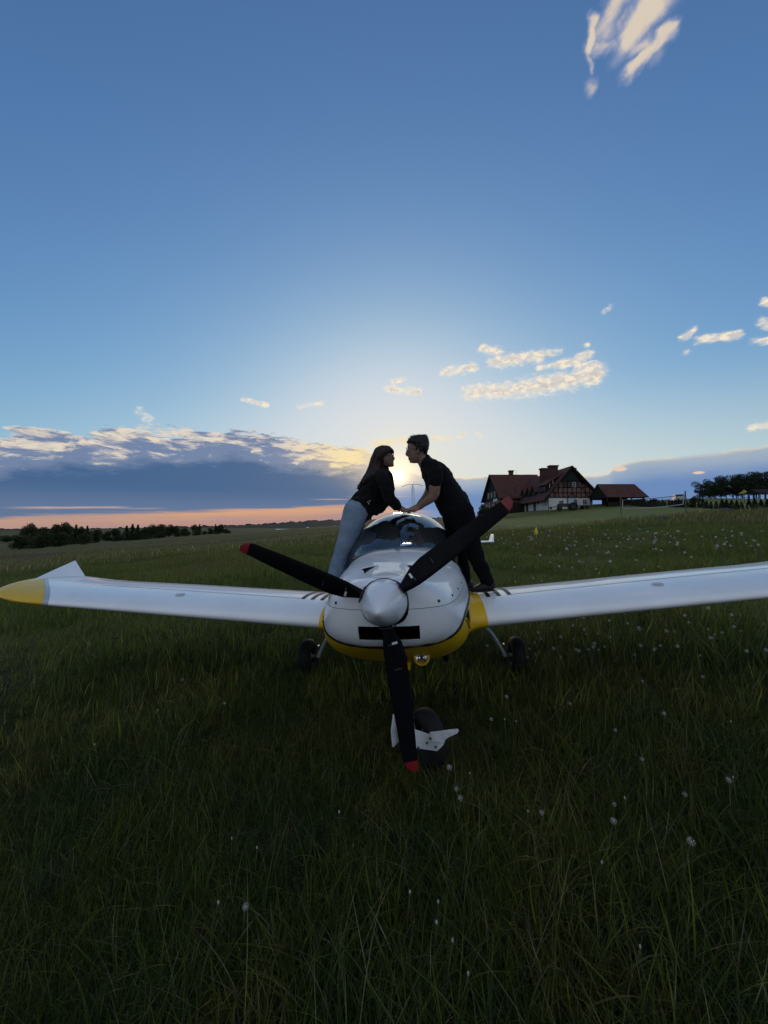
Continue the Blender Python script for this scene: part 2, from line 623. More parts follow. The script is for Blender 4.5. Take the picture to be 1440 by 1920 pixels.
M = {}
M['white'] = mat('white_paint', (0.80, 0.81, 0.82), 0.30, 0.5, coat=0.6, var=0.07, vscale=2.2, rvar=0.10)
_nt = N.nt = M['white'].node_tree
_b = _nt.nodes['Principled BSDF']
_src = _b.inputs['Base Color'].links[0].from_socket
_tc = [q for q in _nt.nodes if q.type == 'TEX_COORD'][0]
_sp = smooth(fbm(N(_tc.outputs['Object']), 95.0, 2.0, 0.5), 0.70, 0.76)
_st = smooth(fbm(N(_tc.outputs['Object']), 6.0, 6.0, 0.7), 0.52, 0.75)
_nt.links.new(mix(_sp * 0.5 + _st * 0.10, N(_src), (0.22, 0.21, 0.20)).s, _b.inputs['Base Color'])
M['yellow'] = mat('yellow_paint', (0.70, 0.43, 0.010), 0.42, 0.4, coat=0.15, var=0.12, vscale=3.0)
M['stripe'] = mat('dark_stripe', (0.03, 0.032, 0.035), 0.45)
M['seam'] = mat('panel_gap', (0.06, 0.065, 0.07), 0.8, 0.1)
M['grey_stripe'] = mat('grey_stripe_paint', (0.34, 0.37, 0.40), 0.3, coat=0.4)
M['black'] = mat('matt_black', (0.012, 0.012, 0.013), 0.55, 0.3, var=0.3, vscale=20)
M['blade'] = mat('blade_black', (0.004, 0.004, 0.006), 0.5, 0.10, var=0.4, vscale=9, rvar=0.12)
M['red'] = mat('tip_red', (0.20, 0.006, 0.012), 0.45)
M['sticker'] = mat('sticker_white', (0.62, 0.62, 0.64), 0.5)
M['hole'] = mat('intake_black', (0.004, 0.004, 0.004), 0.9, 0.05)
M['rubber'] = mat('tyre_rubber', (0.012, 0.012, 0.012), 0.75, 0.3, var=0.4, vscale=30, bump=0.002, bscale=120)
M['gear'] = mat('gear_grey', (0.46, 0.47, 0.48), 0.35, coat=0.3, var=0.1, vscale=12)
M['chrome'] = mat('bright_metal', (0.6, 0.6, 0.6), 0.15, metal=1.0)
M['interior'] = mat('cabin_grey', (0.40, 0.41, 0.42), 0.8, 0.2, var=0.2)
M['seatcloth'] = mat('seat_cloth', (0.22, 0.225, 0.235), 0.9, 0.1, var=0.3, vscale=60)
M['bracket'] = mat('bracket_white', (0.66, 0.67, 0.68), 0.4, var=0.3, vscale=14, coat=0.2)
M['rivet'] = mat('rivet_grey', (0.42, 0.44, 0.48), 0.4)

# canopy glass: thin perspex sheet
g = bpy.data.materials.new('perspex')
g.use_nodes = True
nt = g.node_tree
N.nt = nt
nt.nodes.remove(nt.nodes['Principled BSDF'])
tr = nt.nodes.new('ShaderNodeBsdfTransparent')
tr.inputs[0].default_value = (0.90, 0.93, 0.94, 1)
gl = nt.nodes.new('ShaderNodeBsdfGlossy')
gl.inputs['Roughness'].default_value = 0.015
fr = nt.nodes.new('ShaderNodeFresnel')
fr.inputs[0].default_value = 1.62
mx = nt.nodes.new('ShaderNodeMixShader')
nt.links.new((N(fr.outputs[0]) * 1.3 + 0.07).clamp().s, mx.inputs[0])
nt.links.new(tr.outputs[0], mx.inputs[1])
nt.links.new(gl.outputs[0], mx.inputs[2])
nt.links.new(mx.outputs[0], nt.nodes['Material Output'].inputs[0])
M['glass'] = g
g = bpy.data.materials.new('lamp_glass')
g.use_nodes = True
b = g.node_tree.nodes['Principled BSDF']
b.inputs['Base Color'].default_value = (0.8, 0.8, 0.8, 1)
b.inputs['Metallic'].default_value = 0.9
b.inputs['Roughness'].default_value = 0.08
M['lampglass'] = g


# ------------------------------------------------------------------ terrain
def ss(a, b, x):
    t = np.clip((np.asarray(x, float) - a) / (b - a), 0, 1)
    return t * t * (3 - 2 * t)


def _ridge(az):
    """elevation (degrees) of the far hills, by azimuth in degrees"""
    pts = [(-250, 994), (0, 992), (150, 993), (430, 986), (480, 984), (560, 979), (610, 976), (640, 976), (760, 974), (900, 968), (1100, 960), (1440, 950)]
    A = [azel(X, Y) for X, Y in pts]
    return np.interp(az, [-180] + [a[0] for a in A] + [180], [-0.2] + [a[1] for a in A] + [0.0])


def terrain(x, y):
    x = np.asarray(x, float)
    y = np.asarray(y, float)
    r = np.hypot(x, y)
    az = np.degrees(np.arctan2(x, y))
    xs = np.where(x > 46, 46 + (x - 46) * 0.55, x)
    xs = np.where(xs < -150, -150 + (xs + 150) * 0.4, xs)
    k = 0.62 + 0.38 * ss(6, 26, r)
    z = 0.069 * xs * k + 0.0165 * np.clip(y, -20, 200)
    z = z + 1.15 * np.exp(-(((x - 42) / 20.0) ** 2 + ((y - 86) / 26.0) ** 2))
    z = z - 0.42 * np.exp(-(((x - 47) / 16.0) ** 2 + ((y - 44) / 12.0) ** 2)) * ss(26, 36, r)
    z = z + 1.9 * np.exp(-(((x - 68) / 22.0) ** 2 + ((y - 82) / 12.0) ** 2))
    # swell in front of the volleyball court
    z = z + 0.16 * np.exp(-(((x - 20) / 9.0) ** 2 + ((y - 27) / 3.0) ** 2))
    # gentle unevenness
    z = z + ss(1.0, 6.0, r) * (0.035 * np.sin(x * 0.9 + 1.3) * np.sin(y * 0.8 + 0.4) + 0.05 * np.sin(x * 0.31 + y * 0.23))
    z = z + ss(15, 60, r) * 0.18 * np.sin(x * 0.11 + 2.0) * np.sin(y * 0.13 + 1.0)
    # valley beyond the field, then wooded hills
    far = ss(170, 700, r)
    valley = np.where(az < 10, -9.0, 0.0) + 2.0 * np.sin(az * 0.13 + r * 0.004)
    z = z * (1 - far) + valley * far
    hill = CAM_H + np.tan(np.radians(_ridge(az))) * 2600.0 + 2.5 * np.sin(az * 2.1) + 1.5 * np.sin(az * 5.3 + 1)
    f2 = ss(1300, 2600, r)
    z = z * (1 - f2) + hill * f2
    z = np.where(r > 2600, z - (r - 2600) * 0.04, z)
    return z


def gz(x, y):
    return float(terrain(x, y))


rads = np.concatenate([[0.0], np.geomspace(0.5, 30, 70), np.geomspace(31, 200, 60), np.geomspace(206, 4200, 60)])
angs = np.linspace(-PI, PI, 361)[:-1]
# finer where the photograph looks
angs = np.unique(np.round(np.concatenate([np.linspace(-PI, PI, 121)[:-1], np.linspace(R(-62), R(62), 300)]), 5))
RR, AA = np.meshgrid(rads[1:], angs, indexing='ij')
gx, gy = RR * np.sin(AA), RR * np.cos(AA)
gzv = terrain(gx, gy)
verts = [(0, 0, float(terrain(0, 0)))] + list(zip(gx.ravel().tolist(), gy.ravel().tolist(), gzv.ravel().tolist()))
na = len(angs)
faces = [(0, 1 + (j + 1) % na, 1 + j) for j in range(na)]
for i in range(len(rads) - 2):
    o = 1 + i * na
    for j in range(na):
        k = (j + 1) % na
        faces.append((o + j, o + k, o + na + k, o + na + j))
me = bpy.data.meshes.new('ground')
me.from_pydata(verts, [], [f[::-1] for f in faces])
me.polygons.foreach_set('use_smooth', [True] * len(me.polygons))

gm = bpy.data.materials.new('meadow')
gm.use_nodes = True
nt = N.nt = gm.node_tree
b = nt.nodes['Principled BSDF']
geo = nt.nodes.new('ShaderNodeNewGeometry')
sp = nt.nodes.new('ShaderNodeSeparateXYZ')
nt.links.new(geo.outputs['Position'], sp.inputs[0])
gxn, gyn = N(sp.outputs[0]), N(sp.outputs[1])
pos = N(geo.outputs['Position'])
rad_ = N.m('SQRT', gxn * gxn + gyn * gyn)
big = fbm(pos, 0.09, 5.0, 0.6)
strip = fbm(vec(gxn * 0.012 + gyn * 0.01, gyn * 0.085 - gxn * 0.012, 0.0), 1.0, 4.0, 0.55)
fine = fbm(pos, 2.2, 8.0, 0.7)
fine2 = fbm(pos, 14.0, 4.0, 0.7)
g1 = mix(smooth(big, 0.36, 0.62), (0.085, 0.098, 0.020), (0.130, 0.125, 0.032))
g1 = mix(smooth(fine, 0.38, 0.62) * 0.6, g1, (0.022, 0.034, 0.010))
leftf = smooth(gxn - gyn * 0.12, 2.0, -14.0) * smooth(rad_, 24.0, 48.0)
g2 = mix(smooth(strip, 0.40, 0.60), (0.125, 0.105, 0.042), (0.085, 0.092, 0.028))
g2 = mix(smooth(fine, 0.35, 0.7) * 0.5, g2, (0.034, 0.032, 0.014))
gcol = mix(leftf, g1, g2)
# ploughed strip across the middle of the left field
bandc = (gyn - 62.0 - gxn * 0.30).abs() + (fine - 0.5) * 14.0
gcol = mix(smooth(bandc, 11.0, 4.0) * smooth(gxn, 2.0, -6.0) * 0.8, gcol, (0.062, 0.046, 0.030))
# mown strip by the houses on the right
mown = smooth((gyn - 50.0 - (gxn - 30.0) * 0.25).abs() + (fine - 0.5) * 8.0, 21.0, 10.0) * smooth(gxn, 8.0, 16.0)
gcol = mix(mown * 0.8, gcol, (0.185, 0.195, 0.065))
# bare soil shows between the blades close by
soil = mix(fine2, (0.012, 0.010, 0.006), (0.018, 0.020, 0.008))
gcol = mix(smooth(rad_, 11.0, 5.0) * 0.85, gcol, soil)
# woods on the far hills
wood = mix(smooth(fbm(pos, 0.02, 8.0, 0.75), 0.35, 0.65), (0.010, 0.019, 0.018), (0.020, 0.031, 0.027))
woodm = smooth(rad_, 1150.0, 1500.0)
gcol = mix(woodm, gcol, wood)
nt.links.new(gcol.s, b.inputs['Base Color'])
b.inputs['Roughness'].default_value = 0.9
b.inputs['Specular IOR Level'].default_value = 0.1
bp = nt.nodes.new('ShaderNodeBump')
bp.inputs['Distance'].default_value = 0.12
bp.inputs['Strength'].default_value = 0.8
nt.links.new((fine2 * 0.6 + fine).s, bp.inputs['Height'])
nt.links.new(bp.outputs[0], b.inputs['Normal'])
me.materials.append(gm)
ground = link(bpy.data.objects.new('ground', me))
tag(ground, kind='structure')

# ragged treetops along the far ridge
mb = MB()
for i in range(900):
    az = R(-60 + 130 * i / 900 + random.uniform(-0.1, 0.1))
    rr_ = 2590 + random.uniform(-120, 0)
    x, y = rr_ * math.sin(az), rr_ * math.cos(az)
    h = random.uniform(3, 9)
    w = random.uniform(6, 16)
    z = gz(x, y)
    s = Vector((math.cos(az), -math.sin(az), 0))
    c = Vector((x, y, z - 3))
    f = Vector((math.sin(az), math.cos(az), 0)) * w * 0.5
    mb.add([c - s * w - f, c + s * w - f, c + s * w + f, c - s * w + f, c - s * w * 0.5 + Vector((0, 0, h)), c + s * w * 0.45 + Vector((0, 0, h + 1))],
           [(0, 1, 5, 4), (1, 2, 5), (2, 3, 4, 5), (3, 0, 4)])
M['farwood'] = mat('far_wood', (0.013, 0.022, 0.021), 0.95, 0.05, var=0.5, vscale=0.05)
tag(mb.build('far_forest', M['farwood']), 'dark wooded ridge along the far horizon', 'forest', kind='stuff')

# pale track far across the left field
def strip_on_ground(name, pts, w, m, lift=0.05):
    P = []
    for (x, y) in pts:
        pass
    rows = []
    for i, (x, y) in enumerate(pts):
        a = Vector(pts[max(i - 1, 0)])
        c = Vector(pts[min(i + 1, len(pts) - 1)])
        t = (c - a).normalized()
        s = Vector((-t.y, t.x))
        rows.append([(x + s.x * q * w, y + s.y * q * w, gz(x + s.x * q * w, y + s.y * q * w) + lift) for q in (-0.5, -0.17, 0.17, 0.5)])
    mb = MB()
    mb.grid(rows)
    return mb.build(name, m, fix=True)


M['track'] = mat('dry_track', (0.16, 0.145, 0.12), 0.95, 0.1, var=0.4, vscale=0.2)
pts = []
for i in range(40):
    t = i / 39
    X = 330 + 330 * t
    D = 205 + 130 * t
    p = at(X, 1000, D)
    pts.append((p.x, p.y))
tag(strip_on_ground('track', pts, 4.0, M['track']), kind='structure')
# ------------------------------------------------------------------ airplane
# built in its own frame: x to the viewer's right, y aft, z up, propeller hub at (0, 0, HZ)
HZ = 1.19
YAW, NOSE, ROLL = 6.7, 1.2, 2.4
prot = Matrix.Rotation(R(-YAW), 4, 'Z') @ Matrix.Rotation(R(-NOSE), 4, 'X') @ Matrix.Rotation(R(-ROLL), 4, 'Y')
hub_w = at(719.5, 1131, 1.95)
plane = empty('airplane')
PM = Matrix.Translation(hub_w - (prot @ Vector((0, 0, HZ)))) @ prot
plane.matrix_world = PM
tag(plane, 'white and yellow low wing airplane with three black propeller blades, parked on the grass', 'airplane')


def pw(x, y, z):
    """airplane frame -> world"""
    return PM @ Vector((x, y, z + HZ))


FY = [.055, .08, .12, .2, .35, .55, .8, 1.1, 1.5, 2.2, 3.0, 4.0, 5.0, 5.5]
FW = [.129, .210, .288, .362, .430, .478, .522, .560, .588, .582, .43, .24, .10, .03]
FT = [.122, .124, .128, .132, .145, .170, .200, .228, .235, .24, .22, .16, .13, .10]
FB = [-.132, -.205, -.255, -.305, -.39, -.48, -.535, -.545, -.54, -.49, -.36, -.18, -.04, .02]
FZ = [-.01, -.04, -.08, -.13, -.19, -.23, -.25, -.25, -.25, -.22, -.12, -.03, .04, .06]


def cub(y, T):
    # monotone-ish smooth interpolation
    y = min(max(y, FY[0]), FY[-1])
    i = max(0, min(len(FY) - 2, int(np.searchsorted(FY, y)) - 1))
    def sl(k):
        if k <= 0 or k >= len(FY) - 1: return 0.0 if 0 < k else (T[1] - T[0]) / (FY[1] - FY[0])
        a = (T[k] - T[k - 1]) / (FY[k] - FY[k - 1])
        b_ = (T[k + 1] - T[k]) / (FY[k + 1] - FY[k])
        return 0.0 if a * b_ <= 0 else 2 * a * b_ / (a + b_)
    h = FY[i + 1] - FY[i]
    t = (y - FY[i]) / h
    return (T[i] * (1 + 2 * t) * (1 - t) ** 2 + h * sl(i) * t * (1 - t) ** 2 + T[i + 1] * t * t * (3 - 2 * t) + h * sl(i + 1) * t * t * (t - 1))


NU, NL = 2.35, 2.7


def fus(y):
    return cub(y, FW), cub(y, FT), cub(y, FB), cub(y, FZ)


def fang(y, z):
    hw, zt, zb, zs = fus(y)
    z = min(max(z, zb), zt)
    if z >= zs:
        return math.asin(min(1, ((z - zs) / (zt - zs)) ** (NU / 2)))
    return -math.asin(min(1, ((zs - z) / (zs - zb)) ** (NL / 2)))


def fpt(y, a, off=0.0):
    hw, zt, zb, zs = fus(y)
    hw += off
    if a >= 0:
        return Vector((hw * math.cos(a) ** (2 / NU) if a < PI / 2 - 1e-6 else 0.0, y, HZ + zs + (zt + off - zs) * math.sin(a) ** (2 / NU)))
    return Vector((hw * math.cos(-a) ** (2 / NL) if -a < PI / 2 - 1e-6 else 0.0, y, HZ + zs - (zs - zb + off) * math.sin(-a) ** (2 / NL)))


def fus_z_at_x(y, x):
    hw, zt, zb, zs = fus(y)
    q = min(1.0, abs(x) / hw)
    return zs + (zt - zs) * (1 - q ** NU) ** (1 / NU)


def fpatch(ys, za, zb, n=14, off=0.0, both=True, mi=0, mb=None):
    """skin patch between the heights za(y) and zb(y) on both sides"""
    mb = mb or MB()
    rows = []
    for y in ys:
        a0, a1 = fang(y, za(y) if callable(za) else za), fang(y, zb(y) if callable(zb) else zb)
        rows.append([fpt(y, a0 + (a1 - a0) * k / (n - 1), off) for k in range(n)])
    for sx in ((1, -1) if both else (both,)):
        mb.grid([[Vector((p.x * sx, p.y, p.z)) for p in r] for r in rows], mi)
    return mb


def yr(a, b, n):
    return [a + (b - a) * i / (n - 1) for i in range(n)]


SEAM = -.045
def BELT(y):
    return float(np.interp(y, [.1, .15, .2, .28, .36, .5, .7, 1.0, 2.2], [-.282, -.274, -.250, -.207, -.176, -.158, -.150, -.145, -.14]))

nose_y = [.055, .06, .07, .08, .095, .11, .13, .15, .175, .2, .24, .28, .33, .38, .44, .5, .56, .63, .7, .78, .86, .94]
# canopy footprint
def wc(y):
    if y < 1.75:
        return .545 * max(0.0, 1 - (abs(1.75 - y) / .70) ** 2.2) ** (1 / 2.2)
    return float(np.interp(y, [1.75, 2.2, 2.6, 3.0, 3.3], [.545, .54, .45, .30, .16]))


def top_lim(y):
    if y <= 1.055: return 9.0
    if y > 3.28: return 9.0
    return fus_z_at_x(y, wc(y)) if wc(y) > 0.005 else 9.0


upper = fpatch(nose_y, SEAM + .0015, 9.0, 26)
o = upper.build('upper_cowling', M['white'], plane, weld=.0008, angle=50)
# lower cowling with the wide oil cooler slot cut out
lower = fpatch(nose_y, lambda y: BELT(y) + .006, SEAM - .0015, 18)
low = lower.build('lower_cowling', M['white'], plane, weld=.0008, angle=50)
sol = low.modifiers.new('skin', 'SOLIDIFY')
sol.thickness = 0.004
sol.offset = -1


def cut(obj, cutter):
    bo = obj.modifiers.new('cut', 'BOOLEAN')
    bo.operation = 'DIFFERENCE'
    bo.solver = 'EXACT'
    bo.object = cutter
    dg = bpy.context.evaluated_depsgraph_get()
    dg.update()
    me_ = bpy.data.meshes.new_from_object(obj.evaluated_get(dg))
    obj.modifiers.clear()
    obj.data = me_
    bpy.data.objects.remove(cutter)


bpy.context.view_layer.update()
slot = MB().box((0.012, .2, HZ - .176), (.338, .5, .080)).build('cutter', M['hole'], plane)
bpy.context.view_layer.update()
cut(low, slot)
me_ = low.data
me_.set_sharp_from_angle(angle=R(40))
# the dark duct behind the slot
mb = MB()
sx0, sx1, sz0, sz1 = .012 - .170, .012 + .170, HZ - .217, HZ - .135
fy = .20
bk = .42
mb.add([(sx0, .155, sz0), (sx1, .155, sz0), (sx1, .155, sz1), (sx0, .155, sz1), (sx0, bk, sz0), (sx1, bk, sz0), (sx1, bk, sz1), (sx0, bk, sz1)],
       [(4, 5, 6, 7), (0, 1, 5, 4), (1, 2, 6, 5), (2, 3, 7, 6), (3, 0, 4, 7)])
mb.build('air_intake', M['hole'], plane, smooth_=False)
# fine cooler fins just behind the slot
mb = MB()
for i in range(22):
    mb.box((sx0 + .008 + i * .0162, .30, HZ - .176), (.002, .03, .08))
mb.build('cooler_fin', M['black'], plane, smooth_=False)

# belly, yellow, and the dark stripe between
body_y = yr(.94, 5.5, 50)
by = [.12, .14, .16, .18, .2, .23, .26, .3, .34, .38, .44, .5, .56, .63, .7, .78, .86] + body_y
fpatch([y for y in by if cub(y, FB) < BELT(y) - .01 or y > .94 and y < 2.9], -9.0, lambda y: BELT(y) - .010, 20, off=.004).build('belly', M['yellow'], plane, weld=.0008, angle=50)
fpatch([y for y in by if y < 2.6 and cub(y, FB) < BELT(y) + .004], lambda y: BELT(y) - .012, lambda y: BELT(y) + .007, 3, off=.006).build('belt_stripe', M['stripe'], plane, weld=.0005)
# seam between the two cowling halves
fpatch(nose_y[3:], SEAM - .0025, SEAM + .0025, 2, off=-.0015).build('cowling_gap', M['seam'], plane, weld=.0003)
# cabin and tail
cy = sorted(set([.943] + yr(.945, 1.05, 5) + yr(1.056, 1.75, 36) + yr(1.8, 3.25, 24) + yr(3.3, 5.5, 20)))
def side_lo(y):
    return BELT(y) if y < 2.2 else float(np.interp(y, [2.2, 3.2], [BELT(y), -.6]))
fpatch(cy, side_lo, top_lim, 18).build('fuselage', M['white'], plane, weld=.0008, angle=50)
fpatch([.9395, .9435], -.27, 9.0, 40, off=-.001).build('cowling_gap', M['seam'], plane)

# camlock screws along the seam
for y in (.13, .30, .55, .85):
    for s in (1, -1):
        p = fpt(y, fang(y, SEAM + .028), .0)
        q = fpt(y, fang(y, SEAM + .028), .01)
        nrm = Vector((p.x / .5, (p.x - fpt(y + .01, fang(y + .01, SEAM + .028)).x) / .01, 0.15)).normalized()
        p = Vector((p.x * s, p.y, p.z))
        nrm = Vector((nrm.x * s, nrm.y, nrm.z))
        Q = nrm.to_track_quat('Z', 'Y').to_matrix().to_4x4()
        MB().lathe([(.0085, -.002), (.0085, .003), (.006, .004), (0.0005, .004)], Matrix.Translation(p) @ Q, 12).build('screw', M['stripe'], plane)

# NACA inlets in the top of the cowling
for s in (1, -1):
    mb = MB()
    rows = []
    for i in range(9):
        t = i / 8
        y = .30 + .16 * t
        hwid = .004 + .042 * t ** 1.6
        row = []
        for j in range(7):
            x = s * .150 + (j / 6 - .5) * 2 * hwid
            row.append((x, y, HZ + fus_z_at_x(y, x) + .0025))
        rows.append(row)
    mb.grid(rows)
    # raised lip over the wide end
    lip = [(s * .150 + (j / 6 - .5) * .096, .462, HZ + fus_z_at_x(.46, s * .150 + (j / 6 - .5) * .096) + .006) for j in range(7)]
    mb.build('inlet', M['hole'], plane, weld=.0002)
    MB().tube(lip, .0045, 8).build('inlet_lip', M['white'], plane)

# side outlets between cowling and belly
for s in (1, -1):
    mb = MB()
    rows = []
    for i in range(8):
        t = i / 7
        y = .44 + .20 * t
        z0 = BELT(y) - .020 - .12 * t
        row = []
        for k in range(6):
            a = fang(y, z0 + (BELT(y) - .018 - z0) * k / 5)
            p = fpt(y, a, .0085)
            row.append((p.x * s, p.y, p.z))
        rows.append(row)
    mb.grid(rows)
    mb.build('cooling_outlet', M['hole'], plane, weld=.0002)
    ed = [Vector(r[0]) for r in rows] + [Vector(p) for p in rows[-1]]
    MB().tube(ed, .007, 8).build('outlet_lip', M['yellow'], plane)

# spinner
prof = []
for i in range(26):
    t = i / 25
    prof.append((.1235 * (1 - t ** 1.75) ** 0.80 + .0002, .052 - .315 * t))
prof = [(.118, .056)] + prof
Ms = Matrix.Translation((0, 0, HZ)) @ Matrix.Rotation(R(-90), 4, 'X')
MB().lathe(prof, Ms, 56).build('spinner', mat('spinner_white', (0.70, 0.71, 0.73), 0.30, 0.5, coat=0.5, var=0.06, vscale=5), plane, weld=.0003, angle=60)
MB().lathe([(.1238, .036), (.1262, .038), (.1262, .048), (.1238, .050)], Ms, 56).build('spinner_backplate', M['seam'], plane)

# propeller blades
def blade_pts(r):
    """chord, offset of mid chord, thickness, pitch at radius r"""
    rs = [.10, .135, .17, .22, .30, .40, .55, .70, .80, .845, .868]
    ch = [.052, .058, .086, .114, .124, .117, .103, .088, .076, .062, .030]
    of = [.0, .0, .004, .010, .014, .012, .008, .005, .002, .008, .016]
    th = [.046, .044, .034, .027, .021, .017, .013, .010, .007, .005, .003]
    pi = [42, 40, 36, 32, 27, 23, 18, 14, 12, 11, 11]
    return [float(np.interp(r, rs, t)) for t in (ch, of, th, pi)]


BL_ANG = (36.3, 157.0, 277.4)
BR = .987
n_blade = 22
for bi, ang in enumerate(BL_ANG):
    Mb = Matrix.Translation((0, .0, HZ)) @ Matrix.Rotation(R(-(ang)), 4, 'Y')
    # in blade frame: +X outwards, Z is the chord direction in the disc, Y thickness

    def bl_ring(r):
        c, of, th, pt = blade_pts(r)
        ring = []
        for k in range(20):
            a = 2 * PI * k / 20
            x = math.cos(a) * c / 2
            yy = math.sin(a) * th / 2 * (1.0 - 0.25 * math.cos(a))
            yy *= (1.25 if yy < 0 else 0.75)
            ca, sa = math.cos(R(pt)), math.sin(R(pt))
            zc = x * ca - yy * sa + of
            yc = x * sa + yy * ca
            ring.append(Mb @ Vector((r * BR, yc * 0.8, zc)))
        return ring
    rr_ = [.10, .12, .135, .15, .17, .195, .22, .26, .30, .36, .42, .5, .58, .66, .74, .80, .818]
    mb = MB().grid([bl_ring(r) for r in rr_], closed=True)
    bo = mb.build('propeller_blade', M['blade'], plane)
    tip = MB().grid([bl_ring(r) for r in (.818, .828, .840, .852, .862, .868)], closed=True)
    e = len(tip.v) - 20
    tip.f.append([e + k for k in range(20)])
    tip.mi.append(0)
    tip.build('blade_tip', M['red'], bo)
    # maker's stickers on the forward face
    for (r, zz, wr, wz) in ((.205, .022, .012, .030), (.212, -.010, .008, .018), (.34, .01, .004, .036)):
        c, of, th, pt = blade_pts(r)
        q = Mb @ Vector((r, -.024 if r < .3 else -.0155, of + zz * .8))
        mm = Matrix.Translation(q) @ Mb.to_3x3().to_4x4() @ Matrix.Rotation(R(-pt * .8), 4, 'X')
        MB().box((0, 0, 0), (wr, .0015, wz), M=mm).build('sticker', M['sticker'] if r < .21 else M['seam'], bo, smooth_=False)
    # ring where the blade leaves the spinner
    rp = [Mb @ Vector((.1195 - .018 * abs(math.sin(a)) * 0 + .004, .040 * math.sin(a), .044 * math.cos(a))) for a in np.linspace(0, 2 * PI, 25)]
    MB().tube(rp, .0028, 6, cap=False).build('blade_collar', M['seam'], bo)


# wings ---------------------------------------------------------------------
def naca(s):
    """s 0..1 round the section from the upper trailing edge over the nose to the lower one -> (x/c, thickness side)"""
    th = abs(1 - 2 * s)
    x = 0.5 * (1 - math.cos(PI * th)) if th < 1 else 1.0
    x = th ** 1.6 * 0.55 + x * 0.45
    y = 5 * (0.2969 * math.sqrt(x) - 0.1260 * x - 0.3516 * x * x + 0.2843 * x ** 3 - 0.1036 * x ** 4)
    camber = 0.025 * math.sin(PI * min(1, x * 1.05) ** 0.8)
    return x, (y if s < .5 else -y), camber


WX = [.40, .60, 1.6, 2.4, 3.00, 3.20, 3.48, 3.70, 3.83, 3.90, 3.93]
WLE = [1.114, 1.104, 1.053, 1.012, .981, .972, .975, 1.02, 1.12, 1.27, 1.45]
WTE = [2.38, 2.374, 2.30, 2.232, 2.15, 2.12, 2.09, 2.07, 2.06, 2.05, 2.03]
WTH = [.170, .169, .147, .130, .118, .116, .114, .110, .098, .078, .050]
DIH = math.tan(R(5.48))


def wpt(x, s, side, off=0.0):
    le, te, th = (float(np.interp(x, WX, T)) for T in (WLE, WTE, WTH))
    c = te - le
    q, t, cam_ = naca(s)
    z = -.362 + DIH * (x - .6) + t * th * c + cam_ * c + off * (1 if s < .5 else -1) + 0.039 * (q - .3) * c
    if x > 3.3: z += 0.02 * ((x - 3.3) / .42) ** 2
    return Vector((side * x, le + q * c - off * (1 - min(1, q * 12)), HZ + z))


def s_up(x, y):
    """section parameter of the upper surface point at y"""
    lo, hi = 0.0, 0.5
    for _ in range(24):
        m_ = (lo + hi) / 2
        if wpt(x, m_, 1).y > y: lo = m_
        else: hi = m_
    return lo


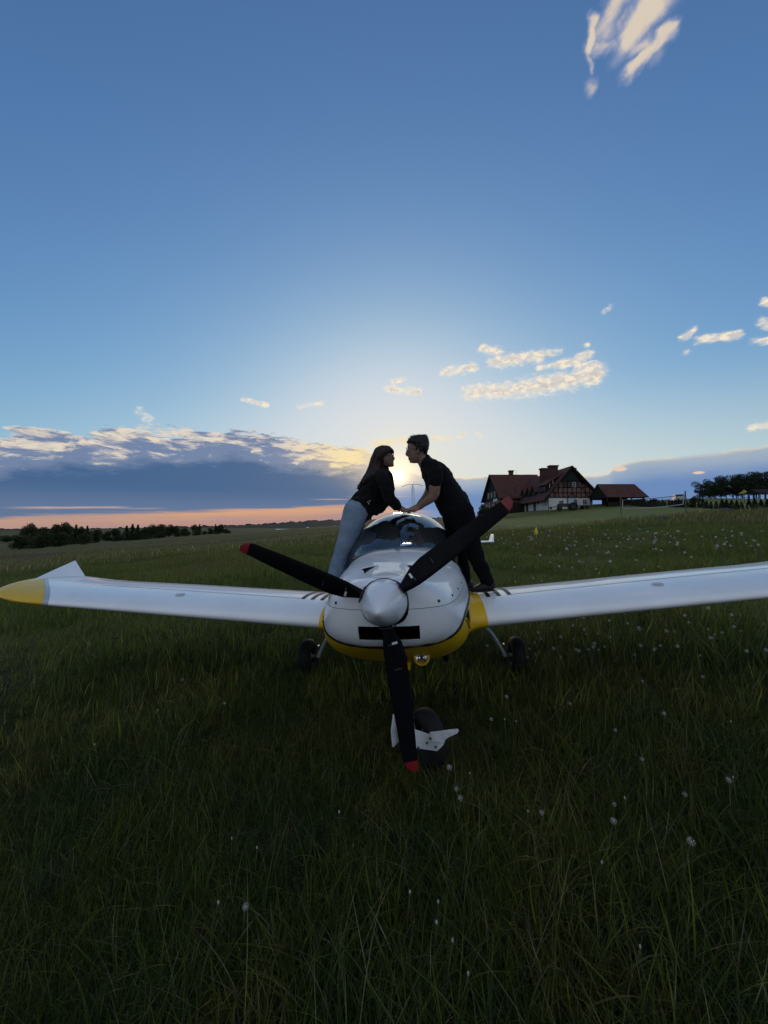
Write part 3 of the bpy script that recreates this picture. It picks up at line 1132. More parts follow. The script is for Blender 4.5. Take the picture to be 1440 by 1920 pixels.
NS = 61
SS = [i / (NS - 1) for i in range(NS)]
for side in (1, -1):
    pass
    def bow(x, s):
        return x + .64 * min(1.0, naca(s)[0] * 2.1) ** 1.15
    rows = [[wpt(x, s, side) for s in SS] for x in yr(.40, 2.5, 12)] + [[wpt(2.5 + (bow(3.11, s) - 2.5) * t, s, side) for s in SS] for t in (.2, .4, .6, .8, 1.0)]
    w_ = MB().grid(rows).build('wing', M['white'], plane, weld=.0004, angle=40)
    rows = [[wpt(bow(3.112 + .050 * t, s), s, side, .0008) for s in SS] for t in (0, .5, 1)]
    MB().grid(rows).build('grey_band', M['grey_stripe'], w_, weld=.0004, angle=40)
    rows = []
    for t in (0, .1, .2, .3, .4, .5, .6, .68, .75, .81, .86, .90, .935, .96, .98, .992, 1.0):
        rows.append([wpt(bow(3.164, s) + (3.93 - bow(3.164, s)) * t, s, side) for s in SS])
    mb = MB().grid(rows)
    mb.f.append([len(mb.v) - NS + k for k in range(NS)])
    mb.mi.append(0)
    mb.build('wing_tip', M['yellow'], w_, weld=.0004, angle=40)
    # upturned fin on the rear of the tip
    prof_b, prof_t = [], []
    for i in range(13):
        t = i / 12
        y = 1.36 + .66 * t
        h = .19 * t ** 1.2
        xb = 3.74 + .07 * t
        zb_ = wpt(xb, s_up(xb, y), 1).z - .012
        prof_b.append((xb, y, zb_))
        prof_t.append((xb + .21 * t, y + .07 * t, zb_ + h + .012))
    mb = MB()
    rows = []
    for (b0, t0) in zip(prof_b, prof_t):
        b0, t0 = Vector(b0), Vector(t0)
        row = []
        for k in range(7):
            row.append(b0.lerp(t0, k / 6) + Vector((.011 * (1 - k / 9), 0, 0)))
        for k in range(6, -1, -1):
            row.append(b0.lerp(t0, k / 6) - Vector((.011 * (1 - k / 9), 0, 0)))
        rows.append([(p.x * side, p.y, p.z) for p in row])
    mb.grid(rows, closed=True)
    nn = 14
    mb.f.append([len(mb.v) - nn + k for k in range(nn)])
    mb.mi.append(0)
    mb.build('tip_fin', M['white'], w_, weld=.0004, angle=40)
    # filler cap
    xc, yc = 2.06, 1.268
    sc_ = s_up(xc, yc)
    p = wpt(xc, sc_, side, .0)
    t1 = wpt(xc, s_up(xc, yc + .03), side) - p
    t2 = wpt(xc + .03, s_up(xc + .03, yc), side) - p
    nrm = t1.cross(t2)
    if nrm.z < 0: nrm = -nrm
    Q = Matrix.Translation(p) @ nrm.to_track_quat('Z', 'Y').to_matrix().to_4x4()
    fc = MB().lathe([(.042, -.004), (.042, .004), (.036, .006), (.034, .003), (.024, .003), (.022, .008), (.0005, .009)], Q, 28).build('fuel_cap', M['gear'], w_)
    # walkway strips
    for k, x0 in enumerate((.735, .825, .915)):
        rows = []
        for i in range(22):
            y = 1.40 + .85 * i / 21
            rows.append([wpt(x0 + dx_, s_up(x0 + dx_, y), side, .0035) for dx_ in (-.0001, .012, .024, .0341)])
        MB().grid(rows).build('walkway_strip', M['black'], w_, angle=0)
    # rivet rows, a panel line, and an access plate
    mb = MB()
    def rivet(x, y, rad=.0032):
        p = wpt(x, s_up(x, y), side)
        mb.add([p + Vector((rad * math.cos(a), rad * .9 * math.sin(a), .0016 + rad * .25 * math.sin(a) * 0)) for a in np.linspace(0, 2 * PI, 7)[:-1]] + [p + Vector((0, 0, .0022))],
               [(k, (k + 1) % 6, 6) for k in range(6)])
    for x0 in (.98, 1.22, 1.62, 2.45, 2.8):
        for i in range(26):
            rivet(x0, 1.12 + .042 * i)
    for i in range(70):
        rivet(1.0 + i * .028, 1.44)
        rivet(1.0 + i * .028, 1.82)
    tag(mb.build('rivet', M['rivet'], w_, smooth_=False, fix=False), kind='stuff')
    for (ya, yb, xa, xb, wd) in ((1.42, 1.4035, .95, 3.0, 0), (1.85, 1.856, .70, 3.0, 0)):
        rows = [[wpt(x, s_up(x, ya), side, .0012), wpt(x, s_up(x, yb), side, .0012)] for x in yr(xa, xb, 24)]
        MB().grid(rows).build('panel_line', M['rivet'], w_, angle=0)
    # yellow root fairing
    rows = []
    for i in range(7):
        t = i / 6
        x = .50 + (.685 - .50) * t
        rows.append([wpt(x + (.045 * (s - .3) if t > .9 else 0) , .18 + .74 * s, side, .006 + .05 * (1 - t) ** 3) for s in yr(0, 1, 40)])
    MB().grid(rows).build('root_fairing', M['yellow'], w_, weld=.0004, angle=50)

# tail -----------------------------------------------------------------------
def fin_section(y0, c, th, n=18):
    out = []
    for k in range(n):
        a = 2 * PI * k / n
        q = 0.5 + 0.5 * math.cos(a)
        out.append((y0 + c * q, math.sin(a) * th / 2 * (1.15 - 0.75 * q)))
    return out


mb = MB()
rows = []
for (z, y0, c, th) in ((.08, 4.40, 1.10, .075), (.5, 4.66, .90, .075), (.9, 4.95, .72, .072), (1.25, 5.15, .58, .068), (1.315, 5.21, .50, .056), (1.35, 5.28, .38, .030)):
    rows.append([(xx, yy, HZ + z) for yy, xx in fin_section(y0, c, th)])
mb.grid(rows, closed=True)
mb.f.append([len(mb.v) - 18 + k for k in range(18)])
mb.mi.append(0)
mb.build('tail_fin', M['white'], plane, angle=50)
mb = MB()
mb.tube([(-.20, 5.0, HZ + 1.255), (-.1, 4.98, HZ + 1.285), (0, 4.97, HZ + 1.29), (.1, 4.98, HZ + 1.285), (.20, 5.0, HZ + 1.255)], .004, 6)
mb.build('dipole_antenna', M['stripe'], plane)
MB().tube([(-.085, 3.6, HZ + .17), (-.085, 3.62, HZ + .68)], .004, 6).build('whip_antenna', M['stripe'], plane)
for side in (1, -1):
    mb = MB()
    rows = []
    for (x, y0, c, th) in ((.05, 4.62, .80, .085), (.9, 4.70, .68, .07), (1.36, 4.76, .60, .055), (1.42, 4.80, .54, .03)):
        rows.append([(side * x, yy, HZ + .16 + zz) for yy, zz in fin_section(y0, c, th)])
    mb.grid(rows, closed=True)
    tp = mb.build('tailplane', M['white'], plane, angle=50)
    mb = MB()
    rows = []
    for (dz_, dx_, y0, c, th) in ((-.03, 1.39, 4.80, .56, .05), (.03, 1.415, 4.85, .50, .045), (.10, 1.435, 4.95, .38, .035), (.135, 1.445, 5.02, .28, .02)):
        rows.append([(side * (dx_ + xx), yy, HZ + .16 + dz_) for yy, xx in fin_section(y0, c, th)])
    mb.grid(rows, closed=True)
    mb.f.append([len(mb.v) - 18 + k for k in range(18)])
    mb.mi.append(0)
    mb.build('tailplane_tip', M['white'], tp, angle=50)

# canopy ------------------------------------------------------------------------
CY = [1.05, 1.12, 1.25, 1.45, 1.65, 1.85, 2.1, 2.4, 2.8, 3.1, 3.28]
CT = [.230, .290, .380, .485, .558, .592, .587, .535, .41, .30, .235]


def cpt(y, a, off=0.0):
    w_ = wc(y)
    zb_ = fus_z_at_x(y, w_)
    zt = max(float(np.interp(y, CY, CT)), zb_ + .002)
    x = (w_ + off) * (max(0.0, math.cos(a)) ** (2 / 2.25)) * (1 if a < PI / 2 else -1) if a <= PI / 2 else -(w_ + off) * (max(0.0, -math.cos(a)) ** (2 / 2.25))
    return Vector((x, y, HZ + zb_ + (zt - zb_ + off) * math.sin(a) ** (2 / 2.25)))


# smooth the top line
def smooth_ct():
    global CY, CT
    ys = yr(1.05, 3.28, 90)
    v = np.interp(ys, CY, CT)
    for _ in range(30):
        v[1:-1] = (v[:-2] + 2 * v[1:-1] + v[2:]) / 4
    CY, CT = ys, list(v)


smooth_ct()
aa = yr(0, PI, 49)
front_y = [1.053, 1.056, 1.06, 1.066, 1.075, 1.085, 1.1, 1.12, 1.14, 1.17, 1.2, 1.24, 1.28, 1.33, 1.38, 1.44, 1.5, 1.56, 1.62, 1.68, 1.75, 1.82, 1.88]
MB().grid([[cpt(y, a) for a in aa] for y in front_y]).build('windshield', M['glass'], plane, angle=0)
MB().grid([[cpt(y, a) for a in aa] for y in yr(1.93, 2.5, 14)]).build('rear_glass', M['glass'], plane, angle=0)
MB().grid([[cpt(y, a, .004) for a in aa] for y in yr(1.875, 1.935, 4)]).build('canopy_arch', M['white'], plane, angle=0)
MB().grid([[cpt(y, a, .003) for a in aa] for y in yr(2.48, 3.28, 14)]).build('turtle_deck', M['white'], plane, angle=0)
pts = [cpt(y, 0, .003) + Vector((0, 0, .003)) for y in [1.0502, 1.0508, 1.052] + yr(1.056, 1.1, 8) + yr(1.12, 2.5, 60)]
pts = [Vector((-p.x, p.y, p.z)) for p in reversed(pts)] + pts
MB().tube(pts, [(.010, .006)] * len(pts), 8).build('canopy_frame', M['gear'], plane)

# cabin
mb = MB()
rows = []
for y in yr(1.075, 1.50, 10):
    w_ = max(.02, wc(y) - .012)
    rows.append([(w_ * q, y, HZ + fus_z_at_x(y, w_ * q) + .004) for q in yr(-1, 1, 15)])
mb.grid(rows)
mb.build('glare_shield', M['interior'], plane, angle=0)
MB().box((0, 1.505, HZ + .08), (1.02, .02, .30)).build('instrument_panel', M['seatcloth'], plane, smooth_=False)
MB().box((0, 1.95, HZ - .25), (1.10, 1.1, .02)).build('cabin_floor', M['seatcloth'], plane, smooth_=False)
for s in (1, -1):
    st = MB()
    st.box((s * .27, 1.93, HZ - .10), (.46, .46, .14))
    so = st.build('seat', M['seatcloth'], plane)
    MB().box((s * .27, 2.24, HZ + .18), (.44, .10, .56), rot=(R(-14), 0, 0), taper=.86).build('seat_back', M['seatcloth'], so)
    MB().box((s * .27, 2.33, HZ + .44), (.24, .07, .13), rot=(R(-10), 0, 0), taper=.85).build('headrest', M['seatcloth'], so)
mb = MB()
mb.tube([(0, 1.50, HZ + .27), (0, 1.50, HZ + .335)], .006, 8)
mb.box((0.0, 1.49, HZ + .345), (.06, .05, .045))
mb.build('compass', M['black'], plane)

# landing light in the chin
lc = Vector((.175, .345, HZ - .392))
Q = Matrix.Translation(lc) @ Matrix.Rotation(R(90), 4, 'X') @ Matrix.Rotation(R(-10), 4, 'X')
MB().lathe([(.050, -.09), (.052, -.02), (.047, .012), (.040, .016), (.036, .008), (.034, -.006)], Q, 28).build('light_housing', M['yellow'], plane)
lg = MB().lathe([(.035, .002), (.030, -.010), (.018, -.022), (.0005, -.026)], Q, 24).build('landing_light', M['lampglass'], plane)
mb = MB()
for k in range(4):
    a = R(45 + 90 * k)
    mb.bar(Q @ Vector((.034 * math.cos(a), .034 * math.sin(a), .004)), Q @ Vector((.006 * math.cos(a), .006 * math.sin(a), .004)), .005, .003)
mb.lathe([(.009, .0), (.009, .007), (.0005, .008)], Q, 12)
mb.build('bulb_cage', M['black'], lg)
MB().tube([(.33, .80, HZ - .47), (.335, .82, HZ - .54), (.34, .87, HZ - .575)], .022, 14).build('exhaust_pipe', M['black'], plane)
MB().tube([(-.25, .85, HZ - .47), (-.25, .87, HZ - .56)], .014, 12).build('drain_pipe', M['black'], plane)
MB().box((.055, .30, HZ - .385), (.075, .05, .018)).build('hinge_fairing', M['black'], plane)
MB().box((.03, .55, HZ - .462), (.14, .30, .05), taper=1.1).build('gear_fairing', M['yellow'], plane)


# landing gear -----------------------------------------------------------------
def wheel(parent, name, c, rad, width, axis_yaw, tilt=0.0):
    Mw = Matrix.Translation(c) @ Matrix.Rotation(axis_yaw, 4, 'Z') @ Matrix.Rotation(R(90) + tilt, 4, 'Y')
    pr = []
    for i in range(25):
        a = 2 * PI * i / 24
        ca, sa = math.cos(a), math.sin(a)
        pr.append((rad - width * .46 + width * .46 * (abs(ca) ** .8) * (1 if ca > 0 else -1), width / 2 * (abs(sa) ** .75) * (1 if sa > 0 else -1)))
    w_ = MB().lathe(pr[:-1], Mw, 40, closed=True).build(name, M['rubber'], parent)
    MB().lathe([(.002, .028), (.03, .03), (.034, .022), (rad * .48, .012), (rad * .56, .038), (rad * .56, -.038), (rad * .48, -.012), (.034, -.022), (.03, -.03), (.002, -.028)], Mw, 28).build('rim', M['gear'], w_)
    return w_


def ground_local(x, y):
    """height of the ground under airplane-frame x, y (airplane frame)"""
    p = PM @ Vector((x, y, 0))
    q = PM.inverted() @ Vector((p.x, p.y, gz(p.x, p.y)))
    return q.z


for s in (1, -1):
    gx_ = s * 1.07
    gzl = ground_local(gx_, 1.93)
    wz = gzl + .165
    leg = MB()
    P_ = [Vector((s * .42, 1.86, HZ - .44)), Vector((s * .60, 1.87, HZ - .50)), Vector((s * .80, 1.89, wz + .26)), Vector((s * .93, 1.92, wz + .06)), Vector((s * .955, 1.93, wz))]
    leg.tube(P_, [(.026, .055), (.024, .05), (.02, .04), (.018, .034), (.018, .03)], 14, side=(0, 1, 0), sub=5)
    lo_ = leg.build('main_gear_leg', M['gear'], plane)
    MB().tube([(s * .955, 1.93, wz), (s * 1.05, 1.93, wz)], .016, 10).build('axle', M['gear'], lo_)
    MB().box((s * .975, 1.91, wz + .035), (.012, .045, .17), rot=(0, s * R(-18), 0)).build('brake_plate', M['chrome'], lo_)
    wheel(plane, 'main_wheel', Vector((gx_, 1.93, wz)), .175, .125, 0.0, s * R(5))

# nose gear: strut, steered wheel and its bare white fork plates
ngx, ngy = .19, .47
ngz = ground_local(ngx, ngy) + .200
sy = R(28)
wheel(plane, 'nose_wheel', Vector((ngx, ngy, ngz)), .168, .118, sy)
mb = MB()
mb.tube([(.055, .52, HZ - .44), (.06, .47, ngz + .20)], .020, 14)
mb.tube([(.06, .47, ngz + .20), (.07, .45, ngz + .04)], .028, 14)
ns_ = mb.build('nose_strut', M['gear'], plane)
Mf = Matrix.Translation((ngx, ngy, ngz)) @ Matrix.Rotation(sy, 4, 'Z')


def plate(parent, outline, y0, th, mtx, name, m):
    mb = MB()
    n = len(outline)
    vs = [mtx @ Vector((x, y0 - th / 2, z)) for x, z in outline] + [mtx @ Vector((x, y0 + th / 2, z)) for x, z in outline]
    mb.add(vs, [list(range(n)), list(range(2 * n - 1, n - 1, -1))] + [[i, (i + 1) % n, n + (i + 1) % n, n + i] for i in range(n)])
    return mb.build(name, m, parent, smooth_=False)


PZ = .115
Mp = Matrix.Translation((ngx, ngy - .215, ngz + PZ)) @ Matrix.Rotation(R(-4), 4, 'Z')
plate(ns_, [(-.155, -.058), (.055, -.072), (.088, -.040), (.100, -.018), (.050, -.022), (.042, .006), (-.020, .022), (-.160, .062)], 0, .012, Mp, 'fork_plate', M['bracket'])
Mp2 = Matrix.Translation((ngx + .005, ngy - .230, ngz + PZ)) @ Matrix.Rotation(R(-10), 4, 'Z')
plate(ns_, [(.012, -.012), (.085, -.012), (.110, .016), (.170, .050), (.176, .062), (.168, .070), (.150, .066), (.055, .044), (.012, .034)], 0, .010, Mp2, 'tow_bracket', M['bracket'])
Mp3 = Matrix.Translation((ngx - .165, ngy - .15, ngz + PZ)) @ Matrix.Rotation(R(62), 4, 'Z')
plate(ns_, [(-.075, -.060), (.16, -.045), (.16, .020), (.02, .04), (-.055, .115), (-.085, .03)], 0, .010, Mp3, 'fork_plate', M['bracket'])
for (x, z) in ((.000, -.022), (.048, -.040), (-.05, -.052), (.152, .058), (.132, .050), (.02, .004)):
    q = Mp @ Vector((x, -.022, z))
    MB().lathe([(.0005, .006), (.006, .006), (.007, 0)], Matrix.Translation(q) @ Matrix.Rotation(R(90), 4, 'X'), 8).build('bolt', M['stripe'], ns_)
mb = MB()
mb.tube([Mf @ Vector((-.09, 0, 0)), Mf @ Vector((.09, 0, 0))], .012, 10)
mb.bar(Mf @ Vector((-.085, 0, 0)), Mp3 @ Vector((.14, 0, 0)), .03, .012)
mb.bar((.07, .45, ngz + .05), Mp @ Vector((-.14, .006, .02)), .05, .03)
mb.build('fork_axle', M['gear'], ns_)
# ------------------------------------------------------------------ people
M['skin'] = mat('skin', (0.25, 0.145, 0.10), 0.55, 0.35, var=0.15, vscale=18)
M['lip'] = mat('lips', (0.30, 0.10, 0.09), 0.5)
M['hair_dark'] = mat('hair_dark', (0.012, 0.008, 0.006), 0.5, 0.25, var=0.5, vscale=60, bump=0.004, bscale=90, stretch=(1, 1, .25))
M['hair_brown'] = mat('hair_brown', (0.022, 0.012, 0.008), 0.5, 0.28, var=0.5, vscale=50, bump=0.004, bscale=80, stretch=(1, 1, .2))
M['tshirt'] = mat('black_cotton', (0.007, 0.007, 0.0075), 0.92, 0.08, sheen=0.04, var=0.2, vscale=9, bump=0.003, bscale=26)
M['trousers'] = mat('black_twill', (0.006, 0.006, 0.007), 0.92, 0.08, var=0.2, vscale=9, bump=0.003, bscale=24)
M['jacket'] = mat('black_denim_jacket', (0.008, 0.0075, 0.0075), 0.9, 0.1, sheen=0.05, var=0.25, vscale=9, bump=0.004, bscale=24)
M['jeans'] = mat('washed_jeans', (0.150, 0.205, 0.285), 0.9, 0.15, col2=(0.205, 0.265, 0.345), vscale=5, bump=0.003, bscale=26)
M['shoe'] = mat('black_shoe', (0.012, 0.012, 0.013), 0.6, 0.3)
M['sole'] = mat('shoe_sole', (0.02, 0.02, 0.021), 0.8)
M['shoe_trim'] = mat('shoe_trim', (0.45, 0.44, 0.42), 0.6)
M['frame'] = mat('spectacle_frame', (0.006, 0.006, 0.006), 0.35)
M['eye'] = mat('eye_white', (0.5, 0.48, 0.45), 0.2)
M['button'] = mat('jacket_button', (0.35, 0.32, 0.27), 0.35, metal=0.8)


class Figure:
    """a body laid out on the photograph's silhouette, at distance D; w = metres further away"""

    def __init__(self, D, base):
        self.D = D
        self.base = Vector(base)

    def p(self, X, Y, w=0.0):
        return at(X, Y, self.D + w) - self.base

    def r(self, px):
        return px * self.D / FPX

    def limb(self, mb, pts, seg=18, sub=5):
        """pts: (X, Y, w, radius px in the picture, radius m in depth)"""
        P = [self.p(q[0], q[1], q[2]) for q in pts]
        S = [(self.r(q[3]), q[4]) for q in pts]
        mb.tube(P, S, seg, side=(0, 1, 0), sub=sub)

    def slices(self, mb, rows, w=0.0, n=28, power=2.25):
        """closed shape from horizontal slices (Y, Xleft, Xright, half depth)"""
        out = []
        rows = sorted(rows, key=lambda t: t[0])
        # interpolate smoothly between the rows
        Ys = [q[0] for q in rows]
        fin = []
        for k in range(len(rows) - 1):
            for t in (0, .34, .67):
                fin.append(Ys[k] + (Ys[k + 1] - Ys[k]) * t)
        fin.append(Ys[-1])
        for Y in fin:
            xl, xr, hd = (float(np.interp(Y, Ys, [q[j] for q in rows])) for j in (1, 2, 3))
            a, b_ = self.p(xl, Y, w), self.p(xr, Y, w)
            c = (a + b_) / 2
            h = (b_ - a) / 2
            ring = []
            for k in range(n):
                t = 2 * PI * k / n
                ct, st = math.cos(t), math.sin(t)
                e = 2 / power
                ring.append(c + h * (abs(ct) ** e * (1 if ct > 0 else -1)) + Vector((0, hd * abs(st) ** e * (1 if st > 0 else -1), 0)))
            out.append(ring)
        b0 = len(mb.v)
        mb.grid(out, closed=True)
        mb.f.append([b0 + k for k in range(n)]); mb.mi.append(0)
        e0 = len(mb.v) - n
        mb.f.append([e0 + k for k in reversed(range(n))]); mb.mi.append(0)


def flesh(mb, name, m, parent, voxel=0.007, smooth_it=5, disp=0.0, dscale=0.12, dseed=0, fac=0.5):
    """one continuous surface out of overlapping closed shapes"""
    o = mb.build(name, m, parent, angle=0)
    r_ = o.modifiers.new('skin', 'REMESH')
    r_.mode = 'VOXEL'
    r_.voxel_size = voxel
    r_.use_smooth_shade = True
    if disp:
        s_ = o.modifiers.new('relax', 'SMOOTH')
        s_.factor = fac
        s_.iterations = smooth_it
        tx = bpy.data.textures.new(name + '_folds', 'CLOUDS')
        tx.noise_scale = dscale
        tx.noise_depth = 2
        d_ = o.modifiers.new('folds', 'DISPLACE')
        d_.texture = tx
        d_.texture_coords = 'LOCAL'
        d_.strength = disp
        d_.mid_level = 0.5
    else:
        s_ = o.modifiers.new('relax', 'SMOOTH')
        s_.factor = fac
        s_.iterations = smooth_it
    return o


def hand(F, mb, wrist, knuck, w0, side_w, spread, tips, thumb):
    """palm from wrist to knuckles (pixel points), four unequal bent fingers and a thumb from the side of the palm"""
    wx, wy = wrist
    kx, ky = knuck
    F.limb(mb, [(wx, wy, w0, 4.6, .026), ((wx + kx) / 2, (wy + ky) / 2, w0, 4.4, .037), (kx, ky, w0, 3.8, .041)], 14, 4)
    for i, (dx1, dy1, dx2, dy2) in enumerate(tips):
        w = w0 + side_w * (-.030 + .020 * i)
        r1 = (1.75, 1.85, 1.75, 1.5)[i]
        F.limb(mb, [(kx + (wx - kx) * .25, ky + (wy - ky) * .25, w, r1 + .3, .0098), (kx, ky, w, r1 + .25, .0098), (kx + dx1, ky + dy1, w + side_w * spread * (i - 1.5), r1, .0088), (kx + dx2, ky + dy2, w + side_w * spread * 2 * (i - 1.5), r1 * .8, .0075)], 10, 4)
    tx1, ty1, tx2, ty2 = thumb
    F.limb(mb, [(wx + (kx - wx) * .25, wy + (ky - wy) * .25, w0 - side_w * .022, 2.6, .014), (wx + tx1, wy + ty1, w0 - side_w * .050, 2.1, .011), (wx + tx2, wy + ty2, w0 - side_w * .058, 1.7, .009)], 10, 4)


# ---- the man -------------------------------------------------------------
DM = 3.46
fw = at(905, 1106, DM)
man = None
F = Figure(DM, (fw.x, fw.y, fw.z))
body = MB()
# head
F.slices(body, [(818.5, 778, 796, .030), (821, 772, 799, .052), (826, 767, 801, .068), (832, 764.5, 801.5, .074), (838, 763.6, 801.5, .076), (841, 764.8, 801, .076),
                (846, 764.2, 800, .074), (851, 765.2, 798, .070), (855, 766, 795, .064), (859, 766.6, 791, .058), (862, 767.2, 788, .050), (865.5, 769, 785, .040), (868, 772.5, 783, .026)])
F.limb(body, [(765.4, 841.5, 0, 1.3, .008), (763.2, 847, 0, 1.9, .011), (761.8, 851.8, 0, 2.0, .014), (764.5, 854, 0, 2.0, .016)], 12, 4)  # nose
F.limb(body, [(767.0, 857.3, 0, 1.3, .018), (766.4, 858.4, 0, 1.3, .020)], 10, 1)
F.limb(body, [(767.2, 861.0, 0, 1.5, .018), (767.0, 861.6, 0, 1.4, .019)], 10, 1)
F.limb(body, [(769.8, 865.6, 0, 2.2, .020), (771.0, 866.2, 0, 2.2, .022)], 10, 1)
F.limb(body, [(765.6, 839, 0, 1.6, .052), (765.9, 840, 0, 1.5, .054)], 12, 1)  # brow
for s in (-1, 1):
    F.limb(body, [(783.6, 840.5, s * .077, 2.6, .006), (784.2, 845, s * .079, 2.4, .007), (782.8, 850, s * .076, 1.5, .005)], 12, 3)  # ears
# neck, trunk
F.limb(body, [(787, 852, 0, 11.5, .056), (793, 862, 0, 12.0, .060), (802, 873, 0, 15, .085)], 20, 4)
F.limb(body, [(802, 868, 0, 12, .080), (810, 880, 0, 19, .160), (821, 896, 0, 24.0, .172), (830, 914, 0, 23, .150), (839, 930, 0, 23, .140), (850, 948, 0, 24, .145), (857, 964, 0, 23, .145)], 24, 5)
# near arm (towards the camera), far arm
SH = .185
F.limb(body, [(813, 880, -.14, 11, .060), (816, 887, -SH, 11.5, .055), (815.5, 900, -SH - .02, 11, .048), (815, 914, -SH - .025, 10.2, .044), (814, 927, -SH - .01, 9.4, .040)], 18, 5)
F.limb(body, [(814, 924, -SH - .01, 9.2, .040), (810, 932, -SH, 8.8, .040), (801, 939.5, -.15, 7.4, .034), (793, 945.5, -.115, 6.0, .029), (787, 951, -.095, 5.2, .026)], 16, 5)
F.limb(body, [(813, 880, .14, 11, .060), (812, 892, SH + .02, 10.5, .052), (808, 908, SH + .03, 9.4, .044), (804, 922, SH + .02, 8.4, .040)], 16, 5)
F.limb(body, [(804, 921, SH + .02, 8.2, .040), (797, 932, .16, 6.4, .034), (788, 942, .11, 5.0, .028), (783, 949, .09, 4.4, .025)], 14, 5)
hand(F, body, (787, 951.5), (772, 956.0), -.085, 1, .004, ((-6, .8, -11, 4.2), (-7, .2, -13, 3.6), (-6.5, .6, -12, 4.0), (-5, 1.4, -9, 4.6)), (-6, 5.5, -13, 8.0))
hand(F, body, (783, 949.5), (770, 954.5), .085, -1, .004, ((-6, .4, -11, 3.6), (-7, .0, -12.5, 3.2), (-6, .4, -11, 3.6), (-5, 1.2, -8.5, 4.2)), (-5, 4.5, -11, 7.0))
# legs
F.limb(body, [(862, 958, -.10, 24, .100), (871, 985, -.10, 20, .092), (880, 1008, -.09, 17, .080), (886, 1024, -.085, 14.5, .066), (893, 1042, -.08, 13.5, .060), (902, 1064, -.07, 11.5, .052), (910, 1082, -.06, 9.0, .040), (914, 1094, -.05, 8.2, .036)], 18, 5)
F.limb(body, [(852, 958, .10, 22, .098), (853, 985, .12, 19, .092), (856, 1014, .14, 16, .074), (862, 1040, .15, 13.5, .060), (868, 1066, .16, 11.5, .050), (872, 1090, .16, 8.2, .036)], 18, 5)
F.limb(body, [(917, 1101, -.05, 5.5, .032), (906, 1102, -.05, 6.5, .036), (894, 1104, -.05, 5, .038), (886, 1105, -.05, 3.6, .030)], 14, 4)
F.limb(body, [(876, 1096, .16, 5.5, .032), (865, 1098, .16, 6.5, .036), (852, 1101, .16, 4, .034)], 14, 4)
man = flesh(body, 'person', M['skin'], None, .0055, 3)
man.location = F.base
tag(man, 'person in black T-shirt and black trousers leaning left from the right wing over the canopy', 'person', 'couple leaning over the canopy')

sh = MB()
g_ = 1.8
F.limb(sh, [(797.5, 864.5, 0, 13.2, .066), (801, 870, 0, 15.5, .095), (810, 881, 0, 21, .172), (821, 897, 0, 26.2, .186), (830, 914, 0, 26.5, .178), (840, 931, 0, 27.5, .172), (850, 946, 0, 29.8, .180), (856, 957, 0, 29, .178)], 28, 5)
F.limb(sh, [(811, 880, -.12, 13, .066), (816, 887, -SH - .004, 14, .066), (815.8, 896, -SH - .02, 13.8, .062), (815.4, 903.5, -SH - .025, 13.2, .060)], 20, 5)
F.limb(sh, [(811, 880, .12, 13, .066), (812, 892, SH + .022, 13, .064), (810, 902, SH + .032, 12.4, .058)], 20, 5)
for s_ in (-1, 1):
    F.limb(sh, [(804, 872, s_ * .07, 14, .075), (811, 878, s_ * .13, 14, .072), (815, 884, s_ * .165, 14.2, .070)], 18, 4)
flesh(sh, 'tshirt', M['tshirt'], man, .0065, 4, .028, .075)
tr = MB()
F.limb(tr, [(848, 944, 0, 26, .168), (857, 960, 0, 28, .176), (862, 972, 0, 26.5, .172)], 24, 4)
F.limb(tr, [(862, 960, -.10, 25.5, .112), (871, 985, -.10, 21.5, .104), (880, 1008, -.09, 18.4, .090), (886, 1024, -.085, 16.2, .078), (893, 1042, -.08, 15.2, .070), (902, 1064, -.07, 13.4, .062), (910, 1080, -.06, 12.0, .056), (914.5, 1091, -.05, 12.2, .056)], 22, 5)
F.limb(tr, [(851, 960, .10, 24, .110), (853, 985, .12, 20.5, .102), (856, 1014, .14, 17.5, .086), (862, 1040, .15, 15, .072), (868, 1066, .16, 13, .060), (872, 1087, .16, 11.6, .054)], 22, 5)
flesh(tr, 'trousers', M['trousers'], man, .0065, 4, .028, .075)
for (ox, w) in ((0, -.05), (-41, .16)):
    so_ = MB()
    F.limb(so_, [(922 + ox, 1097, w, 7.5, .040), (915 + ox, 1097.5, w, 9.0, .043), (905 + ox, 1100, w, 7.8, .046), (895 + ox, 1103, w, 5.4, .050), (886 + ox, 1105, w, 3.8, .042)], 18, 5)
    F.limb(so_, [(914.5 + ox, 1090, w, 9.6, .042), (914.5 + ox, 1098, w, 9.2, .044)], 16, 2)
    shoe = flesh(so_, 'shoe', M['shoe'], man, .006, 3)
    so2 = MB()
    F.limb(so2, [(925 + ox, 1106.0, w, 1.9, .040), (913 + ox, 1107.4, w, 1.9, .044), (898 + ox, 1108.4, w, 1.9, .052), (884 + ox, 1108.2, w, 1.7, .040)], 16, 4)
    so2.build('sole', M['sole'], shoe)
    for (X, Y) in ((893, 1098.6), (889.5, 1100.5), (897, 1096.8)):
        t_ = MB()
        F.limb(t_, [(X + ox - 1.2, Y + .6, w - .034, .55, .003), (X + ox - .6, Y - .6, w, .55, .006), (X + ox - 1.2, Y + .6, w + .034, .55, .003)], 8, 3)
        t_.build('shoelace', M['shoe_trim'], shoe)
HROW = [(815.2, 788, 795, .014), (816.6, 779, 798.5, .040), (819.5, 770.5, 801.3, .061), (824, 765.2, 803.0, .075), (829, 762.6, 804.2, .083), (832.5, 765.5, 804.4, .085), (835, 774, 804.2, .085), (840, 780, 803.6, .084),
              (844, 787, 802.6, .080), (849, 790.5, 801.4, .072), (853, 793.5, 800.0, .060)]
hr = MB()
F.slices(hr, HROW, n=36)
random.seed(21)
